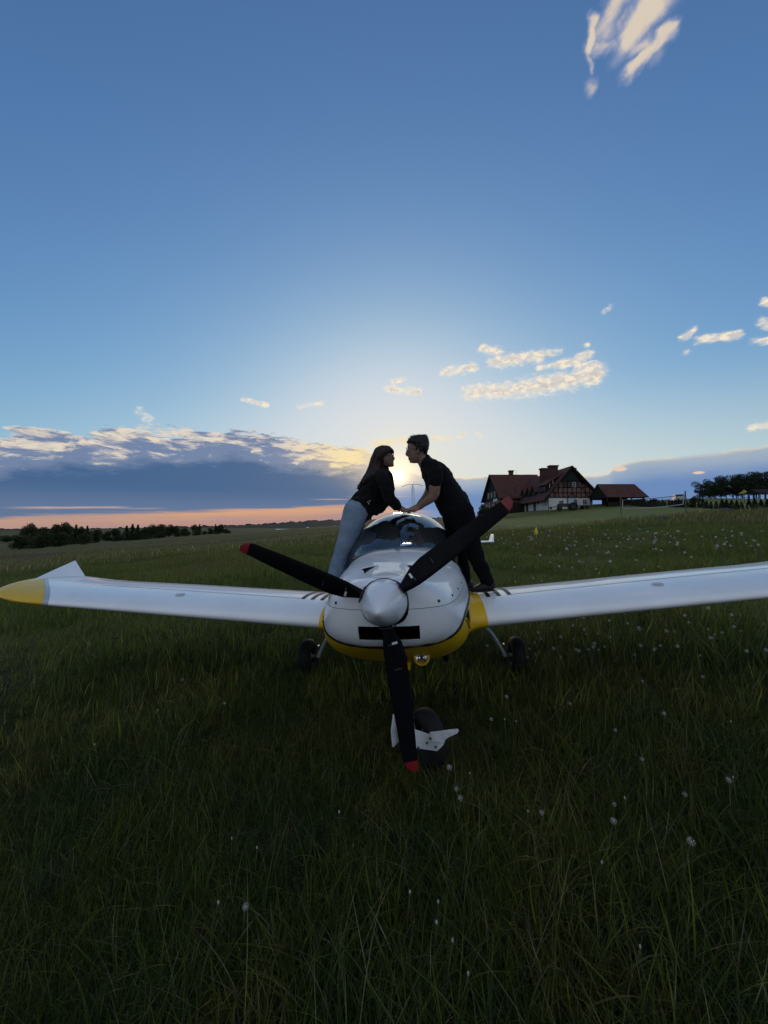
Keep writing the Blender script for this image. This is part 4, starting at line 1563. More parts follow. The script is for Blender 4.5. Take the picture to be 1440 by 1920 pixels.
for i in range(60):
    w = random.uniform(-.082, .082)
    e = abs(w) / .082
    X0 = 765.5 + 15 * e ** 3 + random.uniform(-.8, .8)
    F.limb(hr, [(X0 + 3, 829, w * .97, 1.2, .006), (X0 + .6 + 2 * e, 832 + random.uniform(0, 1.5), w, .8, .005), (X0 + random.uniform(-.6, 2.5), 834.5 + random.uniform(0, 3.2) + 5 * e ** 4, w, .3, .002)], 6, 2)
for i in range(40):
    s_ = random.choice((-1, 1))
    X0 = random.uniform(779, 792)
    F.limb(hr, [(X0 + 2, 834, s_ * .084, 1.2, .004), (X0 + 1, 840, s_ * .083, .9, .004), (X0 + random.uniform(-1, 1), 844 + random.uniform(0, 4), s_ * .080, .3, .002)], 6, 2)
F.limb(hr, [(790, 819, 0, 3.5, .03), (795, 816.6, .0, 2.6, .02), (798.6, 817.2, 0, 1.4, .012)], 10, 3)
hob = flesh(hr, 'hair', M['hair_dark'], man, .0035, 2, .006, .03)


def scalp(F, rows, Y, th, off):
    """point on the hair surface given by its slices, pushed outwards by off pixels"""
    Ys = [q[0] for q in rows]
    xl, xr, hd = (float(np.interp(Y, Ys, [q[j] for q in rows])) for j in (1, 2, 3))
    return ((xl + xr) / 2 + ((xr - xl) / 2 + off) * math.cos(th), Y, (hd + off * .0052) * math.sin(th))


def strands(F, rows, n, y0, y1, ln, dth, off, wob, r0, m, parent, up=0.0):
    """fine single hairs and locks lying over the hair mass"""
    mb = MB()
    for i in range(n):
        Y = y0 + (y1 - y0) * random.random() ** 1.2
        th = random.uniform(0, 2 * PI)
        L = ln * random.uniform(.6, 1.4)
        d = dth * random.uniform(-1, 1)
        ph = random.uniform(0, 6)
        pts = []
        for k in range(6):
            t = k / 5
            X_, Y_, w_ = scalp(F, rows, min(Y + L * t, rows[-1][0]), th + d * t + wob * .10 * math.sin(ph + t * 5), off[0] + (off[1] - off[0]) * t * random.uniform(.6, 1.2))
            pts.append(F.p(X_ + wob * math.sin(ph + t * 4) * .8, Y_ - up * t * t * random.uniform(.3, 1.3), w_))
        mb.tube(pts, [r0, r0, r0 * .9, r0 * .75, r0 * .5, r0 * .2], 4, cap=False)
    return tag(mb.build('hair_strands', m, parent, angle=0, fix=False), kind='stuff')


strands(F, HROW, 420, 815.6, 838, 6.5, .5, (-.4, .9), .5, .0016, M['hair_dark'], hob)
strands(F, HROW, 130, 815.4, 822, 2.5, .5, (-.3, 1.2), .4, .0016, M['hair_dark'], hob, up=4.5)


def glasses(F, parent, xf, xt, Y, dirn, hw=.066, tilt=0.0):
    """spectacles: two rims at the front of the face, bridge and temples running back to the ears"""
    g = MB()
    for s in (-1, 1):
        c = s * .033
        rim = []
        for k in range(17):
            a = 2 * PI * k / 16
            rim.append(F.p(xf + dirn * abs(math.sin(a) * 0) + tilt * math.sin(a) * 2.5, Y - math.sin(a) * 3.6, c + .026 * math.cos(a)))
        g.tube(rim, .0022, 6, cap=False)
        g.tube([F.p(xf, Y - 1.5, s * .060), F.p(xf - dirn * 2, Y - 1.6, s * (hw + .006)), F.p((xf + xt) / 2, Y - 1.2, s * (hw + .012)), F.p(xt, Y, s * (hw + .014))], .0022, 6)
    g.tube([F.p(xf + dirn * .6, Y - 1.5, -.008), F.p(xf + dirn * 1.0, Y - 1.9, 0), F.p(xf + dirn * .6, Y - 1.5, .008)], .002, 6)
    return g.build('spectacles', M['frame'], parent)


glasses(F, man, 762.3, 784, 842.3, -1)
for s in (-1, 1):
    e = MB()
    e.ell(F.p(767.2, 842.2, s * .032), (.011, .012, .011), 12)
    e.build('eye', M['eye'], man)
    e = MB()
    e.ell(F.p(765.0, 842.2, s * .032), (.003, .0055, .0055), 10)
    e.build('pupil', M['frame'], man)

# ---- the woman -----------------------------------------------------------
DW = 3.58
fw = at(622, 1106, DW)
F = Figure(DW, (fw.x, fw.y, fw.z))
body = MB()
F.slices(body, [(838.5, 713, 726, .030), (841, 708, 731, .050), (845, 704.5, 734, .064), (850, 703, 736, .070), (854, 703, 735.8, .071), (858, 704, 736.6, .070), (862, 705, 736.6, .068),
                (866, 708, 736.4, .062), (869.5, 713, 737.2, .052), (872.5, 718, 738.6, .040), (875, 723, 737.2, .028)])
F.limb(body, [(735.4, 852.5, 0, 1.2, .007), (737.4, 857, 0, 1.7, .010), (739.0, 860.4, 0, 1.7, .013), (736.4, 862.4, 0, 1.7, .014)], 12, 4)
F.limb(body, [(736.9, 865.0, 0, 1.2, .017), (737.2, 865.8, 0, 1.2, .018)], 10, 1)
F.limb(body, [(737.0, 868.2, 0, 1.3, .016), (737.2, 868.6, 0, 1.3, .016)], 10, 1)
F.limb(body, [(737.4, 872, 0, 1.9, .018), (736.2, 872.8, 0, 2.0, .020)], 10, 1)
F.limb(body, [(718, 866, 0, 9.2, .046), (717, 877, 0, 9.4, .048), (714, 887, 0, 13, .075)], 18, 4)
F.limb(body, [(716, 884, 0, 11, .070), (712, 893, 0, 19, .140), (708, 905, 0, 23, .150), (701, 920, 0, 22, .130), (689, 938, 0, 22, .125), (675, 953, 0, 23.5, .150), (666, 966, 0, 22.5, .155)], 22, 5)
F.limb(body, [(715, 891, -.11, 10, .05), (718, 898, -.165, 9.5, .045), (723, 914, -.19, 8.6, .040), (729, 932, -.19, 7.8, .036)], 16, 5)
F.limb(body, [(728, 930, -.19, 7.8, .036), (734, 940, -.17, 7.0, .032), (742, 948, -.13, 5.6, .027), (748, 954, -.10, 4.6, .024)], 14, 5)
F.limb(body, [(716, 891, .11, 10, .05), (720, 900, .165, 9.5, .045), (727, 916, .185, 8.4, .040), (733, 931, .18, 7.4, .035)], 16, 5)
F.limb(body, [(733, 930, .18, 7.4, .035), (742, 941, .14, 5.6, .028), (749, 950, .10, 4.4, .024)], 14, 5)
hand(F, body, (748, 954), (758, 957.5), -.09, 1, .004, ((5.5, .8, 10, 4), (6, .3, 11.5, 3.6), (5.5, .6, 10.5, 4), (4, 1.2, 8, 4.6)), (4.5, 4.0, 9.5, 6.5))
hand(F, body, (749, 951), (758.5, 955.5), .09, -1, .004, ((5.5, .6, 10, 3.6), (6, .1, 11.5, 3.2), (5.5, .4, 10.5, 3.6), (4, 1.0, 8, 4.2)), (4.5, 4.0, 9.5, 6.5))
F.limb(body, [(668, 958, -.09, 21, .098), (660, 985, -.09, 18.5, .090), (650, 1012, -.085, 15.5, .075), (642, 1034, -.08, 13, .062), (633, 1060, -.07, 11.4, .055), (626, 1084, -.06, 8.2, .038), (623, 1097, -.06, 7.4, .034)], 18, 5)
F.limb(body, [(668, 958, .09, 20, .098), (664, 985, .10, 18, .090), (658, 1012, .11, 15, .074), (654, 1036, .12, 12.6, .060), (649, 1062, .13, 11, .052), (645, 1088, .13, 7.4, .034)], 18, 5)
F.limb(body, [(618, 1100, -.06, 5.2, .030), (628, 1101, -.06, 5.8, .034), (640, 1104, -.06, 3.6, .032)], 14, 4)
F.limb(body, [(641, 1094, .13, 5.2, .030), (651, 1095, .13, 5.8, .034), (662, 1098, .13, 3.6, .032)], 14, 4)
woman = flesh(body, 'person', M['skin'], None, .0055, 3)
woman.location = F.base
tag(woman, 'person with long hair, black jacket and pale jeans leaning right from the left wing', 'person', 'couple leaning over the canopy')
jk = MB()
F.limb(jk, [(717.5, 879.0, 0, 12.5, .070), (716, 885, 0, 16.0, .110), (712, 893, 0, 21.5, .156), (708, 906, 0, 26, .168), (701, 920, 0, 26, .152), (690, 936, 0, 26, .148), (680, 949, 0, 26.5, .165), (673, 957, 0, 26, .172)], 26, 5)
F.limb(jk, [(714, 890, -.10, 12.5, .06), (718.5, 898, -.168, 12, .058), (723.5, 914, -.19, 11.2, .053), (729, 931, -.19, 10.4, .048), (735, 941, -.17, 9.2, .043), (742, 947.6, -.135, 8.0, .038), (746, 950.5, -.115, 7.4, .036)], 20, 5)
F.limb(jk, [(715, 890, .10, 12.5, .06), (720.5, 900, .168, 11.6, .056), (727, 916, .185, 10.4, .052), (733, 930, .18, 9.2, .046), (741, 940, .145, 7.4, .038), (746.5, 946, .115, 6.2, .034)], 20, 5)
F.limb(jk, [(722, 882, 0, 5.5, .055), (730, 892, 0, 6.5, .080), (733, 906, 0, 5.5, .085), (733, 922, 0, 5.5, .085), (728, 938, 0, 6.0, .085), (716, 951, 0, 8.0, .10), (704, 957, 0, 9.0, .11)], 16, 5)
jkt = flesh(jk, 'jacket', M['jacket'], woman, .0065, 4, .034, .065)
for (X, Y, w) in ((690, 941.5, -.162), (693.5, 939.5, -.160), (691.5, 944.5, -.166)):
    b_ = MB()
    b_.ell(F.p(X, Y, w), (.007, .004, .007), 8)
    b_.build('button', M['button'], jkt)
jn = MB()
F.limb(jn, [(679, 946, 0, 22, .150), (669, 958, 0, 24, .166), (665, 968, 0, 23.5, .168)], 22, 4)
F.limb(jn, [(667, 958, -.09, 23.5, .110), (659, 985, -.09, 20.5, .102), (650, 1012, -.085, 17.2, .088), (642, 1034, -.08, 15.0, .076), (633, 1060, -.07, 13.8, .070), (626, 1084, -.06, 12.2, .062), (623, 1098, -.06, 11.6, .060)], 22, 5)
F.limb(jn, [(667, 958, .09, 22, .110), (664, 985, .10, 19.5, .100), (658, 1012, .11, 16.5, .084), (654, 1036, .12, 14.4, .072), (649, 1062, .13, 13, .066), (645, 1090, .13, 11, .056)], 22, 5)
flesh(jn, 'jeans', M['jeans'], woman, .007, 4, .015, .10)
for (ox, oy, w) in ((0, 0, -.06), (23, -6, .13)):
    so_ = MB()
    F.limb(so_, [(615 + ox, 1099 + oy, w, 7.0, .038), (621 + ox, 1099.5 + oy, w, 8.2, .042), (631 + ox, 1102 + oy, w, 6.8, .045), (643 + ox, 1104.5 + oy, w, 4.2, .042)], 16, 5)
    shoe = flesh(so_, 'shoe', M['shoe_trim'], woman, .006, 3)
    so2 = MB()
    F.limb(so2, [(611 + ox, 1106.5 + oy, w, 1.9, .038), (625 + ox, 1107.5 + oy, w, 1.9, .046), (645 + ox, 1108 + oy, w, 1.7, .040)], 16, 4)
    so2.build('sole', M['sole'], shoe)
hr = MB()
WROW = [(835.6, 715, 725, .022), (838, 708, 732, .052), (842, 703, 736.6, .070), (846, 701, 738.2, .078), (849.5, 699.6, 737.0, .081), (852, 698.6, 732.5, .082), (856, 697.4, 727, .083), (862, 695.6, 723.5, .083), (870, 693.4, 720, .086),
              (878, 690.8, 719, .110), (886, 687.4, 718, .140), (894, 683.2, 714, .150), (901, 679.0, 707, .140), (907, 675.0, 697, .110), (912, 672.2, 687, .070), (916.5, 671.0, 678, .024)]
F.slices(hr, WROW, n=36)
random.seed(5)
for i in range(80):
    w = random.uniform(-.078, .078)
    o_ = random.uniform(-3.5, 1.0)
    j = lambda a: random.uniform(-a, a)
    wv = random.uniform(0, 6)
    F.limb(hr, [(703 - o_ + j(1), 846, w * .9, 1.3, .006), (697.5 - o_ + 1.4 * math.sin(wv), 860, w, 1.2, .006), (692.5 - o_ + 2.0 * math.sin(wv + 1.8), 878, w * 1.03 + .012 * math.cos(wv), 1.1, .006), (684 - o_ + 2.6 * math.sin(wv + 3.6), 895, w * 1.03 + .014 * math.cos(wv + 2), 1.0, .005), (675 - o_ + j(2.4), 909, w, .7, .004), (670.5 - o_ + j(2.4), 914 + j(5), w * .9, .3, .002)], 6, 3)
for i in range(34):
    w = random.uniform(-.06, .06)
    j = lambda a: random.uniform(-a, a)
    F.limb(hr, [(722 + j(3), 838, w, 1.3, .006), (732 + j(1), 840.5, w, 1.2, .006), (737 + j(.7), 846, w, .9, .005), (737.6 + j(1), 851 + j(2), w, .35, .002)], 6, 3)
wob = flesh(hr, 'hair', M['hair_brown'], woman, .0038, 2, .010, .035)
strands(F, WROW, 420, 836.5, 895, 34, .35, (-.4, 1.3), 1.3, .0016, M['hair_brown'], wob)
strands(F, WROW, 90, 880, 912, 14, .4, (0, 3.0), 2.0, .0014, M['hair_brown'], wob)
glasses(F, woman, 737.8, 716, 854.6, 1, .062)
for s in (-1, 1):
    e = MB()
    e.ell(F.p(733.6, 855.2, s * .031), (.010, .012, .010), 12)
    e.build('eye', M['eye'], woman)
    e = MB()
    e.ell(F.p(735.4, 855.2, s * .031), (.003, .005, .005), 10)
    e.build('pupil', M['frame'], woman)
# ------------------------------------------------------------------ buildings
M['tiles'] = mat('red_roof_tiles', (0.098, 0.040, 0.033), 0.85, 0.2, var=0.35, vscale=1.2, bump=0.03, bscale=9, stretch=(1, 1, 1))
M['plaster'] = mat('white_plaster', (0.58, 0.57, 0.54), 0.9, 0.2, var=0.14, vscale=0.8)
M['infill'] = mat('pink_brick_infill', (0.21, 0.115, 0.095), 0.9, 0.2, var=0.25, vscale=1.5)
M['timber'] = mat('dark_timber', (0.022, 0.017, 0.014), 0.85, 0.2, var=0.3, vscale=3)
M['cladding'] = mat('green_black_cladding', (0.016, 0.022, 0.018), 0.85, 0.2, var=0.3, vscale=4, stretch=(6, 6, .4))
M['pane'] = mat('window_pane', (0.02, 0.024, 0.03), 0.3, 0.4)
M['pale_frame'] = mat('pale_frame', (0.55, 0.54, 0.50), 0.7)
M['door'] = mat('dark_door', (0.03, 0.024, 0.02), 0.7)
M['brick_dark'] = mat('chimney_brick', (0.085, 0.045, 0.038), 0.9, 0.2, var=0.3, vscale=6)
M['concrete'] = mat('grey_concrete', (0.22, 0.22, 0.21), 0.9, 0.2, var=0.2, vscale=1)


def prism(mb, pts, d, axis, off):
    """extrude polygon pts (in the plane across `axis`) by d from off"""
    n = len(pts)
    if axis == 'y':
        vs = [(x, off, z) for x, z in pts] + [(x, off + d, z) for x, z in pts]
    else:
        vs = [(off, y, z) for y, z in pts] + [(off + d, y, z) for y, z in pts]
    return mb.add(vs, [list(range(n)), list(range(2 * n - 1, n - 1, -1))] + [[i, (i + 1) % n, n + (i + 1) % n, n + i] for i in range(n)])


def slab(mb, quad, th=0.18):
    """roof slope: four corners, thickened downwards along the normal"""
    q = [Vector(p) for p in quad]
    n = (q[1] - q[0]).cross(q[3] - q[0]).normalized()
    if n.z < 0: n = -n
    vs = q + [p - n * th for p in q]
    return mb.add(vs, [(0, 1, 2, 3), (7, 6, 5, 4), (0, 4, 5, 1), (1, 5, 6, 2), (2, 6, 7, 3), (3, 7, 4, 0)])


hx, hy = 34.8, 78.0
house = empty('house', (hx, hy, 0))
HB = 5.05
house.location.z = HB
tag(house, 'large half timbered house with red tiled roofs, white ground floor and several chimneys', 'house')


def hp(mb, name, m, smooth_=False, parent=None):
    return mb.build(name, m, parent or house, smooth_=smooth_)


# right wing A: gable towards the camera; x 0..9.3, y 0..17 (local), eaves
AW, AD = 9.3, 17.0
eL, eR, rz, rx = 2.75, 4.15, 9.15, 4.85
# white ground floor
mb = MB()
mb.box((AW / 2, .15, 1.2 - .6), (AW, .3, 3.6)); hp(mb, 'wall', M['plaster'])
mb = MB(); mb.box((.15, AD / 2 + .15, .95), (.3, AD - .3, 4.3 - .6)); hp(mb, 'wall', M['plaster'])
mb = MB(); mb.box((AW - .15, AD / 2 + .15, 1.3), (.3, AD - .3, 4.5)); hp(mb, 'wall', M['plaster'])
# timbered gable above
gz0 = 2.42
mb = MB()
sl, sr = (rz - eL) / (rx + .0), (rz - eR) / (AW - rx)
prism(mb, [(0.02, gz0), (AW - .02, gz0), (AW - .02, eR - .2), (AW - 2.75, 5.9), (2.2, 5.9), (0.02, eL + .1)], .26, 'y', .02)
hp(mb, 'wall', M['infill'])
mb = MB()
prism(mb, [(2.2, 5.9), (AW - 2.75 + .05, 5.9), (rx, rz - .15)], .30, 'y', -.06)
hp(mb, 'gable_cladding', M['cladding'])
# timbers
def beam(a, b, w=.17, par=None):
    mb = MB()
    mb.bar((a[0], -.005, a[1]), (b[0], -.005, b[1]), .09, w, up=(0, 1, 0)) if False else mb.bar((a[0], -.01, a[1]), (b[0], -.01, b[1]), w, .10, up=(0, 1, 0))
    hp(mb, 'beam', M['timber'])


beam((0, gz0 + .05), (AW, gz0 + .05), .24)
beam((.9, 3.45), (AW, 3.45), .16)
beam((1.75, 4.55), (AW - 1.0, 4.55), .18)
beam((2.2, 5.9), (AW - 2.7, 5.9), .2)
for x in (.25, 1.2, 2.15, 3.1, 4.05, 5.0, 5.95, 6.9, 7.8, 8.7):
    top = min(5.9, eL + x * sl - .1, eR + (AW - x) * sr - .1)
    if top > gz0 + .4: beam((x, gz0 + .1), (x, top), .15)
for a, b in (((1.25, gz0 + .1), (2.1, 4.5)), ((8.6, gz0 + .1), (7.0, 4.5)), ((2.2, 4.6), (3.05, 5.85)), ((7.7, 4.6), (6.7, 5.85)), ((4.1, gz0 + .1), (5.0, 3.4)), ((5.9, gz0 + .1), (5.05, 3.4))):
    beam(a, b, .13)


def window(x, z, w, h, face='y', y=0.0, frame=M['pale_frame'], bars=1, arch=False):
    fr = MB()
    def P(u, v, d):
        return (x + u, y - d, z + v) if face == 'y' else (y - d, x + u, z + v)
    def bx(u, v, du, dv, d, t):
        c = P(u, v, d)
        s = (du, t, dv) if face == 'y' else (t, du, dv)
        return c, s
    t = .07
    for (u, v, du, dv) in ((-w / 2, 0, t, h), (w / 2, 0, t, h), (0, -h / 2, w + t, t), (0, h / 2, w + t, t)):
        fr.box(*bx(u, v, du, dv, .05, .10))
    for k in range(bars):
        fr.box(*bx(-w / 2 + w * (k + 1) / (bars + 1), 0, .05, h, .045, .08))
    fr.box(*bx(0, h * .12, w, .045, .045, .07))
    if arch:
        pts = [P(w / 2 * math.cos(a), h / 2 + w / 2 * math.sin(a), .05) for a in np.linspace(0, PI, 9)]
        fr.tube(pts, .045, 6)
    o = hp(fr, 'window', frame)
    pa = MB()
    pa.box(*bx(0, 0, w - .02, h - .02, .012, .03))
    if arch:
        n = 9
        vs = [P(w / 2 * math.cos(a), h / 2 + w / 2 * math.sin(a), .02) for a in np.linspace(0, PI, n)]
        pa.add(vs, [list(range(n))])
    pa.build('pane', M['pane'], o, smooth_=False)
    return o


def door(x, z, w, h, face='y', y=0.0, m=None):
    mb = MB()
    if face == 'y': mb.box((x, y - .03, z), (w, .12, h))
    else: mb.box((y - .03, x, z), (.12, w, h))
    return hp(mb, 'door', m or M['door'])


for x, fm in ((3.6, M['timber']), (4.4, M['timber']), (5.45, M['pale_frame']), (6.15, M['timber'])): window(x, 5.15, .6, .95, y=.0, bars=0, frame=fm)
window(2.6, 1.25, .85, 1.05)
window(7.6, 1.45, .85, 1.05)
window(5.6, 1.45, .85, 1.05)
# left side wall of A: doors and windows (facing -x)
for y_, kind in ((1.2, 'w'), (3.6, 'g'), (5.0, 'l'), (7.2, 'd'), (9.4, 'l'), (11.6, 'd'), (13.6, 'w'), (15.4, 'd')):
    if kind == 'd': door(y_, .95, 1.15, 2.2, 'x', 0.0)
    elif kind == 'g': door(y_, .95, 1.6, 2.2, 'x', 0.0, M['pale_frame'])
    elif kind == 'w': window(y_, 1.35, .8, 1.0, 'x', 0.0)
    else:
        lm = MB(); lm.box((-.14, y_, 1.6), (.2, .18, .3)); hp(lm, 'wall_lamp', M['timber'])
# drain pipe on the corner
mb = MB(); mb.tube([(-.12, -.12, -.4), (-.12, -.12, 2.6)], .06, 8); hp(mb, 'drain_pipe', M['timber'])
# roof of A: slopes run past the walls
ov = .55
mb = MB(); slab(mb, [(-1.25, -ov, eL - .95), (-1.25, AD, eL - .95), (rx, AD + 6, rz), (rx, -ov, rz)]); hp(mb, 'roof', M['tiles'])
mb = MB(); slab(mb, [(AW + .75, -ov, eR - .55), (AW + .75, AD + 2, eR - .55), (rx, AD + 2, rz), (rx, -ov, rz)]); hp(mb, 'roof', M['tiles'])
for (a, b) in (((-1.25, eL - .95), (rx, rz)), ((AW + .75, eR - .55), (rx, rz))):
    mb = MB(); mb.bar((a[0], -ov - .03, a[1] - .10), (b[0], -ov - .03, b[1] - .10), .24, .07, up=(0, 1, 0)); hp(mb, 'barge_board', M['timber'])
# lower roof to the right of A, seen behind the gable
mb = MB(); slab(mb, [(AW - .5, 5.0, 8.6), (AW - .5, 13.0, 8.6), (AW + 3.6, 13.0, 4.3), (AW + 3.6, 5.0, 4.3)]); hp(mb, 'roof', M['tiles'])
mb = MB(); mb.box((AW + 1.4, 9.0, 1.4), (3.2, 7.4, 4.2)); hp(mb, 'wall', M['plaster'])
# left wing B: ridge along x, gable towards -x
BX0, BX1, BY0, BY1 = -5.0, 4.6, 16.0, 31.8
bz, be = 10.6, 3.9
mb = MB(); mb.box(((BX0 + BX1) / 2, BY0 + .15, 1.5), (BX1 - BX0, .3, 4.6)); hp(mb, 'wall', M['infill'])
mb = MB(); mb.box((BX0 + .15, (BY0 + BY1) / 2, 1.2), (.3, BY1 - BY0 - .02, 4.0)); hp(mb, 'wall', M['infill'])
mb = MB(); ym = (BY0 + BY1) / 2
prism(mb, [(BY0 + .02, 3.2), (BY1 - .02, 3.2), (BY1 - .02, be), (ym, bz - .2), (BY0 + .02, be)], .26, 'x', BX0 - .02)
hp(mb, 'gable_cladding', M['cladding'])
mb = MB(); slab(mb, [(BX0 - .7, BY0 - .8, be - .5), (BX1 + 3, BY0 - .8, be - .5), (BX1 + 3, ym, bz), (BX0 - .7, ym, bz)]); hp(mb, 'roof', M['tiles'])
mb = MB(); slab(mb, [(BX0 - .7, BY1 + .8, be - .5), (BX1 + 3, BY1 + .8, be - .5), (BX1 + 3, ym, bz), (BX0 - .7, ym, bz)]); hp(mb, 'roof', M['tiles'])
for s_, y_ in ((-1, BY0 - .8), (1, BY1 + .8)):
    mb = MB(); mb.bar((BX0 - .74, y_, be - .6), (BX0 - .74, ym, bz - .1), .07, .28); hp(mb, 'barge_board', M['timber'])
for k in range(7):
    x = BX0 + .3 + k * .82
    mb = MB(); mb.box((x, BY0 - .03, 1.9), (.18, .10, 3.2)); hp(mb, 'beam', M['timber'])
for z in (3.2, 2.1):
    mb = MB(); mb.box(((BX0 + 0) / 2, BY0 - .035, z), (5.0, .10, .2)); hp(mb, 'beam', M['timber'])
for k in range(8):
    y_ = BY0 + .4 + k * 2.15
    mb = MB(); mb.box((BX0 - .04, y_, 1.6), (.10, .22, 3.6)); hp(mb, 'beam', M['timber'])
for y_ in (18.4, 22.6, 26.8, 29.6): window(y_, 1.2, 1.5, 1.9, 'x', BX0, bars=1, arch=True)
for y_ in (21.0, 24.0, 27.0): window(y_, 4.9, 1.0, 1.5, 'x', BX0 - .02, bars=1)
mb = MB(); mb.box((BX0 - .12, 20.5, 3.25), (.08, 3.6, .75)); hp(mb, 'sign_board', M['pale_frame'])
for x in (-3.6, -1.9): window(x, 1.5, .9, 1.5, 'y', BY0, bars=1)
# dark porch between the wings
mb = MB(); mb.box((-1.6, 14.4, .6), (2.6, 2.6, 3.2)); hp(mb, 'porch', M['timber'])
# dormers on the left slope of A, facing -x
def roofz(x): return eL + x * sl
slope = (rz - (eL - .95)) / (rx + 1.25)
def rzx(x): return eL - .95 + (x + 1.25) * slope
for (yc, w) in ((14.2, 2.3), (10.9, 2.3), (7.9, 2.5)):
    x0 = .05
    zb, zt = rzx(x0) - .2, rzx(x0) + 1.05
    zr = zt + 1.45
    d = MB()
    prism(d, [(yc - w / 2, zb), (yc + w / 2, zb), (yc + w / 2, zt), (yc, zr), (yc - w / 2, zt)], 3.4, 'x', x0)
    do = hp(d, 'dormer', M['cladding'])
    for s in (-1, 1):
        r_ = MB()
        slab(r_, [(x0 - .3, yc + s * (w / 2 + .25), zt - .28), (x0 + 3.6, yc + s * (w / 2 + .25), zt - .28), (x0 + 3.6, yc, zr + .06), (x0 - .3, yc, zr + .06)], .12)
        r_.build('dormer_roof', M['tiles'], do, smooth_=False)
    p_ = MB(); p_.box((x0 - .03, yc, zb + .75), (.08, .9, .8)); p_.build('dormer_window', M['pane'], do, smooth_=False)
# shed dormer nearest the gable
d = MB()
prism(d, [(.25, rzx(.25) - .2), (3.4, rzx(3.4) - .2), (3.4, rzx(3.4) + .1), (.25, rzx(.25) + 1.75)], 3.6, 'y', 1.6)
do = hp(d, 'dormer', M['timber'])
r_ = MB(); slab(r_, [(-.15, 1.3, rzx(.25) + 1.72), (-.15, 5.5, rzx(.25) + 1.72), (4.2, 5.5, rzx(3.6) + .55), (4.2, 1.3, rzx(3.6) + .55)], .14); r_.build('dormer_roof', M['tiles'], do, smooth_=False)
for y_ in (2.4, 3.4, 4.4):
    p_ = MB(); p_.box((.22, y_, rzx(.25) + .95), (.08, .75, .95)); p_.build('dormer_window', M['pane'], do, smooth_=False)
for x_ in (1.0, 1.7):
    p_ = MB(); p_.box((x_, 1.58, rzx(x_) + .62), (.10, .06, 1.0)); p_.build('dormer_post', M['pale_frame'], do, smooth_=False)
# chimneys
def chimney(x, y, z0, z1, w, d):
    c_ = MB()
    c_.box((x, y, (z0 + z1) / 2), (w, d, z1 - z0))
    c_.box((x, y, z1 + .09), (w + .3, d + .3, .26))
    c_.box((x, y, z1 - .25), (w + .14, d + .14, .12))
    hp(c_, 'chimney', M['brick_dark'])


chimney(2.85, 4.0, 6.0, 9.65, 1.75, 1.2)
chimney(3.3, 9.6, 6.2, 9.9, 1.6, 1.2)
chimney(.35, ym, 9.8, 11.5, 1.0, 1.0)
chimney(7.5, 4.2, 5.6, 9.1, .6, .9)
mb = MB(); mb.tube([(1.8, ym, 10.4), (1.8, ym, 11.9)], .03, 6); hp(mb, 'aerial', M['timber'])

# barn with an open front ---------------------------------------------------------
bx_, by_ = 43.4, 72.0
bb = 4.75
barn = empty('barn', (bx_, by_, bb))
tag(barn, 'open fronted barn with red hipped roof beside the large house', 'barn')
bw, bd, be_, br_ = 7.6, 5.8, 2.35, 5.25
def bp(mb, name, m): return mb.build(name, m, barn, smooth_=False)
mb = MB(); slab(mb, [(-.1, -.45, be_), (bw + .5, -.45, be_), (bw - .1, bd / 2, br_), (-.1, bd / 2, br_)], .14); bp(mb, 'roof', M['tiles'])
mb = MB(); slab(mb, [(-.1, bd + .45, be_), (bw + .5, bd + .45, be_), (bw - .1, bd / 2, br_), (-.1, bd / 2, br_)], .14); bp(mb, 'roof', M['tiles'])
mb = MB(); prism(mb, [(0, be_ - .1), (bd, be_ - .1), (bd / 2, br_ - .15)], .12, 'x', 0.02); bp(mb, 'gable_cladding', M['cladding'])
for x in (.2, 2.6, 5.0, 7.3):
    for y_ in (.1, bd - .1):
        mb = MB(); mb.box((x, y_, be_ / 2 - .4), (.2, .2, be_ + .8)); bp(mb, 'post', M['timber'])
for y_ in (.1, bd - .1):
    mb = MB(); mb.box((bw / 2, y_, be_ - .1), (bw, .22, .22)); bp(mb, 'beam', M['timber'])
mb = MB(); mb.box((bw / 2 + 1.1, bd - .4, be_ / 2 - .35), (bw - 2.4, .12, be_ + .5)); bp(mb, 'back_wall', M['timber'])
mb = MB(); mb.box((6.2, 1.6, .75), (2.3, 2.2, 2.5)); bp(mb, 'store_room', M['timber'])
mb = MB(); mb.box((1.2, .05, .45), (2.2, .10, 1.9)); bp(mb, 'low_wall', M['timber'])
mb = MB(); mb.box((3.8, .06, .35), (2.4, .10, 1.5)); bp(mb, 'low_wall', M['timber'])

# tractor in front of the gable -----------------------------------------------------
tp_ = at(1066, 955, 70.0)
tr_ = empty('tractor', (tp_.x, tp_.y, gz(tp_.x, tp_.y)), (0, 0, R(-18)))
tag(tr_, 'old dark tractor with glazed cab standing in front of the house gable', 'tractor')
M['tractor'] = mat('tractor_paint', (0.035, 0.03, 0.028), 0.6, var=0.4, vscale=3)
mb = MB(); mb.box((-.95, 0, 1.0), (1.7, .7, .62)); mb.box((-1.85, 0, .95), (.12, .62, .55)); mb.box((.35, 0, .85), (1.3, .8, .5)); mb.build('body', M['tractor'], tr_, smooth_=False)
cb = MB()
for x in (-.15, 1.05):
    for y_ in (-.6, .6):
        cb.bar((x, y_, 1.1), (x, y_ * .92, 2.35), .07, .07)
cb.box((.45, 0, 2.4), (1.45, 1.35, .12))
cb.box((.45, 0, 1.2), (1.2, 1.2, .2))
cab = cb.build('cab', M['tractor'], tr_, smooth_=False)
mb = MB(); mb.box((.45, 0, 1.78), (1.1, 1.1, 1.05)); mb.build('cab_glass', M['glass'], cab, smooth_=False)
